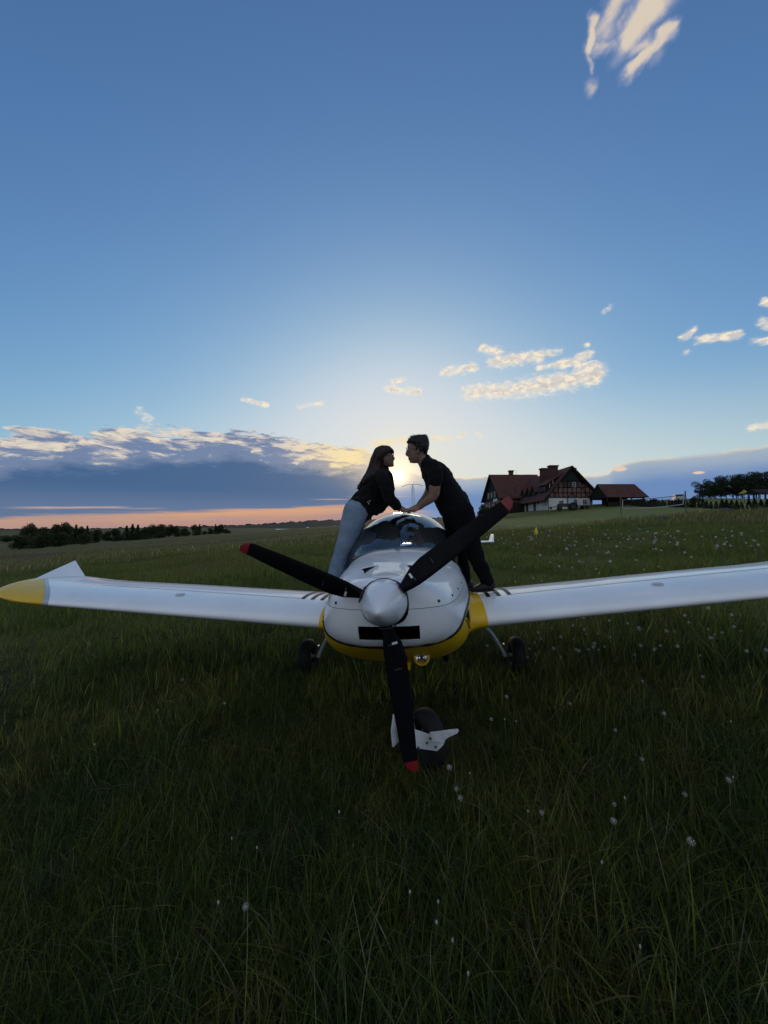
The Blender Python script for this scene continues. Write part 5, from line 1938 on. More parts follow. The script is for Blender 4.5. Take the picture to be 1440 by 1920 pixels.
for (x, y_, rad, w) in ((.75, -.75, .75, .38), (.75, .75, .75, .38), (-1.55, -.62, .42, .26), (-1.55, .62, .42, .26)):
    Mw = Matrix.Translation((x, y_, rad)) @ Matrix.Rotation(R(90), 4, 'X')
    mb = MB().lathe([(rad * .5, -w / 2), (rad * .92, -w / 2), (rad, -w * .3), (rad, w * .3), (rad * .92, w / 2), (rad * .5, w / 2)], Mw, 24, closed=True)
    wo = mb.build('wheel', M['rubber'], tr_)
    MB().lathe([(.01, -w * .2), (rad * .5, -w * .2), (rad * .5, w * .2), (.01, w * .2)], Mw, 16).build('rim', M['tractor'], wo)
mb = MB(); mb.tube([(-.9, .25, 1.3), (-.9, .25, 2.2)], .04, 8); mb.build('exhaust_stack', M['tractor'], tr_)
fl = MB()
fl.bar((-1.6, -.45, 1.0), (-3.0, -.45, .55), .1, .14); fl.bar((-1.6, .45, 1.0), (-3.0, .45, .55), .1, .14); fl.box((-3.1, 0, .5), (.35, 1.3, .45))
fl.build('loader', M['tractor'], tr_, smooth_=False)

# harrow / trailer beside it
tp_ = at(1094, 952, 71.0)
hw_ = empty('farm_trailer', (tp_.x, tp_.y, gz(tp_.x, tp_.y)), (0, 0, R(4)))
tag(hw_, 'low farm trailer with thin rails parked right of the tractor', 'trailer')
mb = MB(); mb.box((0, 0, .62), (2.6, 1.5, .14)); mb.build('bed', M['tractor'], hw_, smooth_=False)
for x in (-1.2, -.4, .4, 1.2):
    mb = MB(); mb.bar((x, -.7, .68), (x, -.7, 1.25), .05, .05); mb.build('rail_post', M['concrete'], hw_, smooth_=False)
mb = MB(); mb.bar((-1.25, -.7, 1.22), (1.25, -.7, 1.22), .05, .05); mb.build('rail', M['concrete'], hw_, smooth_=False)
for y_ in (-.8, .8):
    Mw = Matrix.Translation((.2, y_, .36)) @ Matrix.Rotation(R(90), 4, 'X')
    MB().lathe([(.02, -.1), (.36, -.1), (.36, .1), (.02, .1)], Mw, 18).build('wheel', M['rubber'], hw_)

# parked car behind the net ------------------------------------------------------------
cp_ = at(1272, 947, 74.0)
car = empty('car', (cp_.x, cp_.y, gz(cp_.x, cp_.y) + .05), (0, 0, R(62)))
tag(car, 'pale estate car parked behind the hedge by the right net post', 'car')
M['carpaint'] = mat('pale_car_paint', (0.42, 0.43, 0.44), 0.3, coat=0.8)
prof = [(-2.2, .35), (-2.25, .75), (-2.1, 1.0), (-1.85, 1.05), (-1.45, 1.50), (-.6, 1.58), (.3, 1.52), (.95, 1.05), (1.9, .92), (2.15, .7), (2.18, .35)]
rows = []
for y_, sc in ((-.86, .0), (-.88, .02), (-.74, .10), (.74, .10), (.88, .02), (.86, 0)):
    rows.append([(x, y_ if z < 1.0 else y_ * .86, z) for x, z in prof])
mb = MB(); mb.grid(rows)
for rr_i in (0, len(rows) - 1):
    b0 = rr_i * len(prof)
    mb.f.append([b0 + k for k in range(len(prof))]); mb.mi.append(0)
cbody = mb.build('body', M['carpaint'], car, angle=30)
for s in (-1, 1):
    mb = MB(); mb.add([(-1.72, s * .80, 1.08), (-1.38, s * .775, 1.42), (.25, s * .775, 1.44), (.78, s * .80, 1.08)], [(0, 1, 2, 3)]); mb.v = [v + Vector((0, s * .012, 0)) for v in mb.v]
    mb.build('side_window', M['pane'], car, smooth_=False)
mb = MB(); mb.add([(-1.90, -.68, 1.07), (-1.90, .68, 1.07), (-1.52, .6, 1.45), (-1.52, -.6, 1.45)], [(0, 1, 2, 3)]); mb.v = [v + Vector((-.02, 0, .012)) for v in mb.v]
mb.build('rear_window', M['pane'], car, smooth_=False)
mb = MB(); mb.add([(.93, -.68, 1.09), (.93, .68, 1.09), (.36, .6, 1.47), (.36, -.6, 1.47)], [(0, 1, 2, 3)]); mb.v = [v + Vector((.02, 0, .012)) for v in mb.v]
mb.build('windscreen', M['pane'], car, smooth_=False)
for x in (-1.35, 1.35):
    for y_ in (-.80, .80):
        Mw = Matrix.Translation((x, y_, .32)) @ Matrix.Rotation(R(90), 4, 'X')
        MB().lathe([(.02, -.11), (.29, -.11), (.32, -.07), (.32, .07), (.29, .11), (.02, .11)], Mw, 20).build('wheel', M['rubber'], car)
for s in (-1, 1):
    mb = MB(); mb.box((-2.2, s * .66, .85), (.1, .3, .16)); mb.build('tail_light', M['red'], car, smooth_=False)

# volleyball net -----------------------------------------------------------------------
M['post'] = mat('net_post_wood', (0.12, 0.105, 0.085), 0.8, var=0.3, vscale=5)
M['tape'] = mat('net_tape', (0.50, 0.50, 0.48), 0.8)
M['cord'] = mat('net_cord', (0.03, 0.03, 0.03), 0.9)
pR = at(1286.5, 972, 34.0); pL = at(1164.5, 968, 44.0)
pR.z, pL.z = gz(pR.x, pR.y), gz(pL.x, pL.y)
net = empty('volleyball_net', pR)
tag(net, 'volleyball net with white tape edges strung between two thin posts', 'volleyball net')
def nb(mb, name, m, par=None, **k):
    mb.v = [v - pR for v in mb.v]
    return mb.build(name, m, par or net, **k)
zt_ = {0: (1.6 + (985 - 921) / 693 * 34.0), 1: 1.6 + (985 - 930) / 693 * 44.0}
topR, topL = Vector((pR.x, pR.y, zt_[0])), Vector((pL.x, pL.y, zt_[1]))
nb(MB().tube([pR - Vector((0, 0, .3)), topR], .050, 10), 'post', M['post'])
nb(MB().tube([pL - Vector((0, 0, .3)), topL], .050, 10), 'post', M['post'])
def onnet(t, z):  # t 0 = right post, 1 = left
    b_ = pR.lerp(pL, t)
    return b_
ntR = at(1281, 928, 34.4); nbR = at(1281, 945.5, 34.4); ntL = at(1167.5, 937, 43.7); nbL = at(1167.5, 952.5, 43.7)
sag = lambda a, b_, t, s: a.lerp(b_, t) - Vector((0, 0, s * 4 * t * (1 - t)))
def band(a, b_, s, w):
    mb = MB()
    rows = []
    for k in range(21):
        p = sag(a, b_, k / 20, s)
        rows.append([p + Vector((0, -.006, w / 2)), p + Vector((0, -.006, -w / 2)), p + Vector((0, .006, -w / 2)), p + Vector((0, .006, w / 2))])
    mb.grid(rows, closed=True)
    return mb
nb(band(ntR, ntL, .10, .055), 'top_tape', M['cord'])
nb(band(nbR, nbL, .14, .07), 'bottom_tape', M['tape'])
nb(MB().tube([ntL, nbL], .035, 6), 'side_tape', M['tape'])
nb(MB().tube([ntR, nbR], .035, 6), 'side_tape', M['tape'])
tl = MB()
rows = []
for k in range(8):
    p = sag(ntR, ntL, .72 + .28 * k / 7, .10) + Vector((0, -.02, 0))
    rows.append([p + Vector((0, 0, .04)), p + Vector((0, 0, -.04))])
tl.grid(rows); nb(tl, 'tape_end', M['tape'])
mesh_ = MB()
for k in range(1, 100):
    t = k / 100
    mesh_.bar(sag(ntR, ntL, t, .10), sag(nbR, nbL, t, .14), .004, .004)
for k in range(1, 9):
    q = k / 9
    for j in range(10):
        t0, t1 = j / 10, (j + 1) / 10
        mesh_.bar(sag(ntR, ntL, t0, .10).lerp(sag(nbR, nbL, t0, .14), q), sag(ntR, ntL, t1, .10).lerp(sag(nbR, nbL, t1, .14), q), .004, .004)
tag(nb(mesh_, 'mesh', M['cord'], smooth_=False, fix=False), kind='stuff')
for (a, b_) in ((ntR, topR), (nbR, pR + Vector((0, 0, .9))), (ntL, topL), (nbL, pL + Vector((0, 0, 1.0)))):
    nb(MB().tube([a, b_], .008, 5), 'guy_cord', M['cord'])

# small yellow marker and stones ---------------------------------------------------------
fp_ = at(1005.5, 1008, 21.5)
fl_ = empty('marker_cone', (fp_.x, fp_.y, gz(fp_.x, fp_.y)))
tag(fl_, 'small bright yellow marker cone standing in the grass by a flat stone', 'marker')
M['marker'] = mat('marker_yellow', (0.62, 0.52, 0.02), 0.6, var=0.15, vscale=8)
MB().lathe([(.10, 0.0), (.115, .06), (.105, .16), (.06, .36), (.036, .44), (.010, .50), (.0005, .505)], None, 20).build('cone', M['marker'], fl_)
MB().box((0, 0, .012), (.26, .26, .024)).build('base', M['marker'], fl_, smooth_=False)
MB().tube([(.0, .0, .46), (.002, 0, .56)], .012, 8).build('tip', M['marker'], fl_)
M['stone'] = mat('field_stone', (0.075, 0.072, 0.07), 0.9, 0.2, var=0.4, vscale=3, bump=0.02, bscale=12)


def boulder(X, Y, D, rx_, ry_, rz_, label, seed):
    p = at(X, Y, D)
    z = gz(p.x, p.y)
    bm = bmesh.new()
    bmesh.ops.create_icosphere(bm, subdivisions=4, radius=1)
    for v in bm.verts:
        n = mnoise.noise(v.co * 1.3 + Vector((seed, 0, 0))) * .28 + mnoise.noise(v.co * 3.5 + Vector((0, seed, 0))) * .09
        v.co = Vector((v.co.x * rx_, v.co.y * ry_, v.co.z * rz_)) * (1 + n)
    me_ = bpy.data.meshes.new('stone')
    bm.to_mesh(me_)
    bm.free()
    me_.polygons.foreach_set('use_smooth', [True] * len(me_.polygons))
    me_.materials.append(M['stone'])
    o = link(bpy.data.objects.new('stone', me_))
    o.location = (p.x, p.y, z + rz_ * .35)
    return tag(o, label, 'stone')


boulder(1032, 1006, 21.0, .36, .34, .16, 'flat grey stone lying in the grass right of the yellow marker', 2.1)
boulder(1360, 991, 28.0, .52, .5, .30, 'big dark boulder in the meadow below the thuja row', 5.7)
boulder(1243, 993, 27.0, .42, .4, .16, 'low dark stone half sunk in grass between marker and boulder', 8.3)

# far white sheds across the valley ------------------------------------------------------------
M['shed'] = mat('far_white_sheet', (0.78, 0.80, 0.82), 0.5)
for i, (X, Y, D, w, h, lab) in enumerate(((531, 996.5, 620, 25, 4.2, 'long low white greenhouse far off below the wooded ridge'),
                                         (577, 994.5, 700, 4.5, 6, 'small white shed right of the long greenhouse'),
                                         (585, 993, 720, 8, 3.5, 'low white shed second right of the long greenhouse'),
                                         (630, 991.5, 700, 7, 6, 'white house with light roof beside the leg in pale jeans'))):
    p = at(X, Y, D)
    z = p.z
    s_ = empty('far_shed', (p.x, p.y, z), (0, 0, R(-12)))
    tag(s_, lab, 'shed')
    MB().box((0, 0, h * .28 - 2), (w, 7, h * .56 + 4)).build('wall', M['shed'], s_, smooth_=False)
    rf = MB(); prism(rf, [(-4, h * .56), (4, h * .56), (0, h)], w + .6, 'x', -w / 2 - .3)
    rf.build('roof', M['shed'], s_, smooth_=False)
for i, (X, Y) in enumerate(((529.5, 998.3), (541, 998))):
    p = at(X, Y, 610)
    s_ = empty('far_van', (p.x, p.y, p.z), (0, 0, R(20)))
    tag(s_, ('tiny white van left of two parked below the greenhouse', 'tiny white van right of two parked below the greenhouse')[i], 'van')
    MB().box((0, 0, 1.35), (2.6, 2.0, 1.9)).build('body', M['shed'], s_, smooth_=False)
    MB().box((0, -.6, .5), (2.4, .5, 1.2)).build('wheel', M['black'], s_, smooth_=False)

# ------------------------------------------------------------------ trees
def leafmat(name, c1, c2, vs=1.2):
    m = bpy.data.materials.new(name)
    m.use_nodes = True
    nt = N.nt = m.node_tree
    b_ = nt.nodes['Principled BSDF']
    oi = nt.nodes.new('ShaderNodeObjectInfo')
    tcn = nt.nodes.new('ShaderNodeTexCoord')
    n = fbm(N(tcn.outputs['Object']), vs, 3.0, 0.6)
    c = mix(smooth(n, .35, .65), c1, c2)
    c = mix(N(oi.outputs['Random']) * .35, c, (c1[0] * .6, c1[1] * .62, c1[2] * .8))
    nt.links.new(c.s, b_.inputs['Base Color'])
    b_.inputs['Roughness'].default_value = .75
    b_.inputs['Specular IOR Level'].default_value = .15
    return m


M['leaf'] = leafmat('leaf_dark', (0.030, 0.042, 0.016), (0.052, 0.066, 0.024), .5)
M['needle'] = leafmat('pine_needles', (0.020, 0.034, 0.018), (0.034, 0.050, 0.024), .6)
M['thuja'] = leafmat('thuja_green', (0.016, 0.026, 0.012), (0.028, 0.042, 0.018), 3)
M['bark'] = mat('bark', (0.045, 0.034, 0.026), 0.95, 0.1, var=0.4, vscale=4)
M['pinebark'] = mat('pine_bark', (0.075, 0.048, 0.034), 0.95, 0.1, var=0.4, vscale=4)


def leaf_mesh(name, pts, size, m, flat=0.0, seed=0):
    """many small leaf faces, one four sided blade at every point"""
    r_ = np.random.default_rng(seed)
    n = len(pts)
    pts = np.asarray(pts, float)
    a = r_.normal(size=(n, 3))
    a /= np.linalg.norm(a, axis=1)[:, None]
    b_ = r_.normal(size=(n, 3))
    b_ -= (b_ * a).sum(1)[:, None] * a
    b_ /= np.linalg.norm(b_, axis=1)[:, None]
    s = size * r_.uniform(.55, 1.35, n)[:, None]
    V = np.stack([pts - a * s, pts - b_ * s * .55, pts + a * s, pts + b_ * s * .55], 1).reshape(-1, 3)
    me_ = bpy.data.meshes.new(name)
    me_.from_pydata(V.tolist(), [], np.arange(4 * n).reshape(-1, 4).tolist())
    me_.materials.append(m)
    return me_


def crown_points(r_, blobs, per):
    out = []
    for (c, rad) in blobs:
        k = int(per * (rad[0] * rad[2]) ** 1.0)
        d = r_.normal(size=(k, 3))
        d /= np.linalg.norm(d, axis=1)[:, None]
        q = r_.uniform(.45, 1.0, k) ** .6
        q *= 1 + .16 * np.sin(d[:, 0] * 9 + d[:, 2] * 7) 
        out.append(np.array(c) + d * q[:, None] * np.array(rad))
    return np.concatenate(out)


def broad_proto(seed, H, W):
    """broad leaved tree of height H, crown width W -> (crown mesh, trunk mesh)"""
    r_ = np.random.default_rng(seed)
    blobs = []
    for k in range(15):
        a = r_.uniform(0, 2 * PI)
        rr = r_.uniform(0, .36) * W
        z = H * r_.uniform(.10, .84)
        rd = W * r_.uniform(.18, .29) * (1.15 - .5 * abs(z / H - .45))
        blobs.append(((rr * math.cos(a), rr * math.sin(a), z), (rd, rd, rd * r_.uniform(.8, 1.15))))
    blobs.append(((0, 0, H * .88), (W * .16, W * .16, H * .13)))
    cm = leaf_mesh('crown', crown_points(r_, blobs, 125), .21, M['leaf'], seed=seed)
    t = MB()
    t.tube([(0, 0, -.5), (.08, .05, H * .25), (.02, -.05, H * .55), (0, 0, H * .82)], [.26, .2, .12, .04], 8, sub=3)
    for k in range(6):
        a = r_.uniform(0, 2 * PI)
        z0 = H * r_.uniform(.2, .5)
        t.tube([(0, 0, z0), (W * .14 * math.cos(a), W * .14 * math.sin(a), z0 + H * .12), (W * .32 * math.cos(a), W * .32 * math.sin(a), z0 + H * .28)], [.09, .06, .02], 6, sub=2)
    return cm, t


def spruce_proto(seed, H, W):
    r_ = np.random.default_rng(seed)
    P = []
    for k in range(26):
        z = H * (.02 + .96 * k / 25)
        rad = W * .5 * (1 - (k / 25) ** 1.15) + .12
        for j in range(9):
            a = r_.uniform(0, 2 * PI)
            L = rad * r_.uniform(.65, 1.1)
            for q in np.linspace(.15, 1, 11):
                P.append((L * q * math.cos(a) + r_.normal() * .1, L * q * math.sin(a) + r_.normal() * .1, z - .16 * L * q + r_.normal() * .12))
    cm = leaf_mesh('crown', P, .2, M['leaf'], seed=seed)
    t = MB()
    t.tube([(0, 0, -.5), (0, 0, H * .95)], [.22, .03], 8)
    return cm, t


def pine_proto(seed, H, W):
    r_ = np.random.default_rng(seed)
    blobs = []
    for k in range(20):
        a = r_.uniform(0, 2 * PI)
        z = H * r_.uniform(.42, .93)
        rr = W * r_.uniform(.03, .48) * (1.15 - abs(z / H - .60))
        rd = W * r_.uniform(.12, .25)
        blobs.append(((rr * math.cos(a), rr * math.sin(a), z), (rd, rd, rd * r_.uniform(.55, .95))))
    cm = leaf_mesh('crown', crown_points(r_, blobs, 230), .15, M['needle'], seed=seed)
    t = MB()
    bend = r_.uniform(-.25, .25)
    t.tube([(0, 0, -.5), (bend, .05, H * .35), (bend * 1.3, 0, H * .65), (bend, 0, H * .92)], [.17, .14, .10, .03], 8, sub=3)
    for (c, rad) in blobs[:9]:
        t.tube([(bend, 0, c[2] - .9), (c[0] * .6, c[1] * .6, c[2] - .3), c], [.05, .035, .012], 5, sub=2)
    return cm, t


def thuja_proto(seed, H, W):
    r_ = np.random.default_rng(seed)
    n = 620
    z = r_.uniform(0, 1, n) ** 1.2
    prof_ = np.where(z < .25, .75 + z, 1.0) * (1 - z ** 1.7) + .04
    a = r_.uniform(0, 2 * PI, n)
    q = r_.uniform(.55, 1.05, n) * W / 2 * prof_
    P = np.stack([q * np.cos(a), q * np.sin(a), z * H + .04], 1)
    cm = leaf_mesh('foliage', P, .062, M['thuja'], seed=seed)
    t = MB()
    t.tube([(0, 0, -.1), (0, 0, H * .9)], [.03, .006], 6)
    return cm, t


def plant(name, proto, m, foliage, loc, sc, rz_, label, cat, group):
    o = empty(name, loc, (0, 0, rz_))
    o.scale = sc
    cm, tm = proto
    c_ = link(bpy.data.objects.new(foliage, cm), o)
    t_ = link(bpy.data.objects.new('trunk', tm), o)
    return tag(o, label, cat, group)


def pm(p, m):
    cm, t = p
    me_ = t.mesh('trunk')
    me_.materials.append(m)
    return cm, me_


broad = [pm(broad_proto(40 + k, 8.0, 7.0 + .6 * (k % 3)), M['bark']) for k in range(4)]
spruce = [pm(spruce_proto(60 + k, 8.0, 4.2), M['bark']) for k in range(2)]
pines = [pm(pine_proto(70 + k, 10.0, 5.6), M['pinebark']) for k in range(4)]
thujas = [pm(thuja_proto(80 + k, 1.15, .46), M['bark']) for k in range(3)]

random.seed(31)
ONES = 'first second third fourth fifth sixth seventh eighth ninth tenth eleventh twelfth thirteenth fourteenth fifteenth sixteenth seventeenth eighteenth nineteenth twentieth'.split()
def nth(k):
    """1 -> first, 21 -> twenty-first"""
    if k <= 20: return ONES[k - 1]
    if k == 30: return 'thirtieth'
    return ('twenty-' if k < 30 else 'thirty-') + ONES[k % 10 - 1]
# the wood on the left: pixel x, top y, base y, distance, kind, width factor
LT = [(36, 1003, 1026, 118, 'b', 1.3), (58, 983, 1027, 135, 'b', .85), (80, 1000, 1027, 120, 'b', 1.3), (84, 990, 1026, 150, 'b', .9), (104, 984, 1026, 150, 'b', .95), (123, 981, 1025, 152, 'b', 1.0), (112, 1000, 1027, 125, 'b', 1.25),
      (142, 984, 1024, 154, 's', 1.1), (152, 988, 1023, 158, 'b', .9), (163, 986, 1022, 160, 's', 1.0), (158, 1001, 1026, 128, 'b', 1.2), (180, 994, 1020, 165, 'b', 1.1), (200, 996, 1019, 170, 'b', 1.2), (217, 991, 1018, 175, 'b', 1.0),
      (237, 986, 1017, 178, 's', 1.5), (248, 983, 1016, 180, 's', 1.4), (258, 984, 1016, 182, 's', 1.3), (272, 990, 1015, 184, 'b', 1.1), (288, 986, 1014, 186, 'b', 1.0), (303, 984, 1013, 188, 'b', 1.0), (318, 984, 1012, 190, 'b', 1.0), (330, 988, 1011, 192, 'b', 1.1),
      (300, 997, 1013, 176, 'b', 1.5), (345, 991, 1010, 195, 'b', 1.2), (352, 996, 1009, 190, 'b', 1.5), (366, 984, 1008, 200, 'b', .8), (374, 983, 1007, 202, 's', 1.2), (384, 996, 1007, 198, 'b', 1.6), (395, 990, 1006, 205, 'b', 1.2), (404, 983, 1005, 208, 's', 1.3),
      (412, 985, 1005, 210, 'b', 1.0), (424, 992, 1004, 212, 'b', 1.4), (12, 1004, 1018, 230, 'b', 2.2), (430, 996, 1004, 212, 'b', 1.6)]
special = {1: 'tall rounded leafy tree standing out at the left end of the wood', 0: 'low round bush at the left foot of the wood',
           9: 'pointed dark spruce at the right end of the tall left clump', 15: 'tallest pointed spruce in the middle clump of the wood',
           25: 'upright thin crowned tree near the right end of the wood', 29: 'tall dark spruce at the right end of the wood', 10: 'big round bush in front of the tall left clump'}
LORD = {i: r_ + 1 for r_, i in enumerate(sorted(range(len(LT)), key=lambda q: LT[q][0]))}
for i, (X, Yt, Yb, D, k, wf) in enumerate(LT):
    p = at(X, Yb, D)
    z = gz(p.x, p.y)
    H = at(X, Yt, D).z - z
    pr = (broad[i % 4] if k == 'b' else spruce[i % 2])
    s = max(H, 1.5) / 8.0 * (1.04 if k == 'b' else 1.0)
    lab = special.get(i, ('dark leafy tree' if k == 'b' else 'dark pointed spruce') + ' in the long wood, ' + nth(LORD[i]) + ' crown from its left end')
    plant('leafy_tree' if k == 'b' else 'spruce_tree', pr, None, 'crown', (p.x, p.y, z), (s * wf, s * wf, s), random.uniform(0, 6), lab, 'tree',
          None if i in special else ('leafy trees of the wood on the left' if k == 'b' else 'spruces of the wood on the left'))

# pines on the right
PT = [(1318, 905, 112, .9), (1330, 901, 116, 1.0), (1343, 898, 112, 1.0), (1352, 900, 120, .9), (1362, 896, 114, 1.0), (1374, 894, 112, 1.05), (1384, 897, 122, .9), (1393, 891, 110, 1.0), (1404, 893, 114, .9), (1414, 889, 112, 1.05),
      (1424, 888, 108, 1.0), (1434, 887, 112, 1.1), (1446, 888, 110, 1.1), (1460, 886, 108, 1.1), (1340, 905, 126, 1.0), (1382, 900, 130, 1.0), (1420, 896, 128, 1.1)]
PORD = {i: r_ + 1 for r_, i in enumerate(sorted(range(len(PT)), key=lambda q: PT[q][0]))}
for i, (X, Yt, D, wf) in enumerate(PT):
    p = at(X, 945, D)
    z = gz(p.x, p.y)
    H = at(X, Yt, D).z - z
    s = H / 9.7
    lab = 'small pine at the left end of the pine row on the right' if i == 0 else ('bare trunked pine beyond the thujas, ' + nth(PORD[i]) + ' crown from the left of its row')
    plant('pine_tree', pines[i % 4], None, 'crown', (p.x, p.y, z), (s * wf * 1.15, s * wf * 1.15, s * 1.03), random.uniform(0, 6), lab, 'tree', None if i == 0 else 'pines beyond the thuja row')

# thuja row
n = 0
for i in range(36):
    # evenly spaced along the ground from the near right end to the far left end
    a, b_ = at(1452, 962, 41), at(1186, 958, 70)
    t = i / 35
    x, y = a.x + (b_.x - a.x) * t + random.uniform(-.06, .06), a.y + (b_.y - a.y) * t + random.uniform(-.1, .1)
    s = random.uniform(.78, 1.12)
    if i in (14, 23): s *= .75
    plant('thuja', thujas[i % 3], None, 'foliage', (x, y, gz(x, y)), (s * random.uniform(1.2, 1.5), s * 1.3, s * 1.06), random.uniform(0, 6),
          'young dark thuja, ' + nth(36 - i) + ' from the left end of the long row' + (', shorter than its neighbours' if i in (14, 23) else ''), 'shrub', 'thujas in the row along the meadow')
# mound of earth and grass behind the thujas is part of the ground; shrubs by the house and hedge
SH_ = [(905, 962, 945, 88, 'b', 1.1, 'bush at the left corner of the house'), (915, 962, 951, 86, 'b', 1.4, 'low bush under the arched windows of the house'),
       (1302, 950, 931, 72, 'b', .9, 'loose green shrub right of the right net post'), (1312, 950, 938, 74, 'b', 1.2, 'low shrub between the net post and the pines'),
       (1335, 946, 937, 112, 'b', 1.6, 'dark undergrowth bush at the left foot of the pines'), (1412, 946, 936, 112, 'b', 1.8, 'undergrowth bush left of the dark pavilion roof'),
       (1226, 950, 941, 78, 'b', 2.2, 'low dark bush on the bank behind the net'), (1205, 951, 943, 80, 'b', 2.2, 'low dark bush right behind the barn corner')]
for i, (X, Yb, Yt, D, k, wf, lab) in enumerate(SH_):
    p = at(X, Yb, D)
    z = gz(p.x, p.y) - .2
    H = max(at(X, Yt, D).z - z, .8)
    s = H / 8.0
    plant('bush', broad[i % 4], None, 'crown', (p.x, p.y, z), (s * wf, s * wf, s), i * 1.3, lab, 'bush', None)

# pavilion at the far right
pp = at(1432, 950, 66)
pz = gz(pp.x, pp.y)
pav = empty('pavilion', (pp.x, pp.y, pz))
tag(pav, 'small dark open pavilion with pale posts under the pines at the right edge', 'pavilion')
for x in (-1.5, -.5, .5, 1.5):
    MB().box((x, -1.0, .9), (.10, .10, 1.9)).build('post', M['pale_frame'], pav, smooth_=False)
    MB().box((x, 1.0, .9), (.10, .10, 1.9)).build('post', M['timber'], pav, smooth_=False)
rf = MB(); prism(rf, [(-1.5, 1.75), (1.5, 1.75), (0, 2.6)], 4.4, 'x', -2.2); rf.build('roof', M['timber'], pav, smooth_=False)
pp = at(1396, 948, 68)
yt = empty('play_tower', (pp.x, pp.y, gz(pp.x, pp.y)))
tag(yt, 'small yellow play tower half hidden behind the thuja row', 'play tower')
for x in (-.35, .35):
    for y_ in (-.35, .35):
        MB().bar((x, y_, 0), (x * .8, y_ * .8, 1.9), .09, .09).build('post', M['post'], yt, smooth_=False)
MB().box((0, 0, 1.05), (.75, .75, .08)).build('platform', M['post'], yt, smooth_=False)
rf = MB(); rf.add([(-.55, -.55, 1.75), (.55, -.55, 1.75), (.55, .55, 1.75), (-.55, .55, 1.75), (0, 0, 2.5)], [(0, 1, 4), (1, 2, 4), (2, 3, 4), (3, 0, 4), (3, 2, 1, 0)])
rf.build('roof', mat('faded_yellow_roof', (0.30, 0.25, 0.03), 0.7), yt, smooth_=False)
# ------------------------------------------------------------------ grass
def grassmat(name, cols, straw=False):
    m = bpy.data.materials.new(name)
    m.use_nodes = True
    nt = N.nt = m.node_tree
    b_ = nt.nodes['Principled BSDF']
    geo_ = nt.nodes.new('ShaderNodeNewGeometry')
    at_ = nt.nodes.new('ShaderNodeAttribute')
    at_.attribute_name = 'tone'
    oi = nt.nodes.new('ShaderNodeObjectInfo')
    tone = N(at_.outputs['Fac'])
    P_ = N(geo_.outputs['Position'])
    patch = fbm(P_, .55, 4.0, .6)
    patch2 = fbm(P_, .16, 3.0, .6)
    c = mix(smooth(patch, .40, .60), cols[0], cols[1])
    c = mix(smooth(patch2, .42, .60) * .75, c, cols[2])
    patch3 = fbm(P_, 2.4, 3.0, .6)
    c = mix(smooth(patch3, .54, .66) * .65, c, cols[2])
    c = mix(smooth(patch3, .46, .34) * .65, c, cols[3])
    c = mix(smooth(tone, .70, .80) * .7, c, cols[3])
    c = mix(smooth(tone, .90, .92), c, cols[4])
    c = mix(N(oi.outputs['Random']) * .35, c, cols[1])
    vm_ = nt.nodes.new('ShaderNodeVectorMath')
    vm_.operation = 'SCALE'
    nt.links.new(c.s, vm_.inputs[0])
    fr_ = N.m('FRACT', tone * 7.31)
    nt.links.new((fr_ * fr_ * 1.35 + 0.62).s, vm_.inputs['Scale'])
    c = N(vm_.outputs[0])
    nt.links.new(c.s, b_.inputs['Base Color'])
    b_.inputs['Roughness'].default_value = .48
    b_.inputs['Specular IOR Level'].default_value = .20
    tl_ = nt.nodes.new('ShaderNodeBsdfTranslucent')
    nt.links.new(c.s, tl_.inputs[0])
    mx_ = nt.nodes.new('ShaderNodeMixShader')
    mx_.inputs[0].default_value = .50
    nt.links.new(b_.outputs[0], mx_.inputs[1])
    nt.links.new(tl_.outputs[0], mx_.inputs[2])
    nt.links.new(mx_.outputs[0], nt.nodes['Material Output'].inputs[0])
    return m


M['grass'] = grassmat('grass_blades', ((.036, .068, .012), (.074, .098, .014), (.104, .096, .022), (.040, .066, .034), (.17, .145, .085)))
M['grass_mid'] = grassmat('grass_blades_lit_mid', ((.090, .138, .024), (.124, .152, .026), (.158, .148, .042), (.094, .124, .044), (.32, .28, .16)))  # grass colour lightened: the brighter light further off is put into the blades
M['grass_far'] = grassmat('grass_blades_lit_far', ((.120, .145, .034), (.155, .160, .042), (.180, .155, .060), (.120, .140, .055), (.30, .27, .16)))  # lightened further, so the distant grass looks better lit


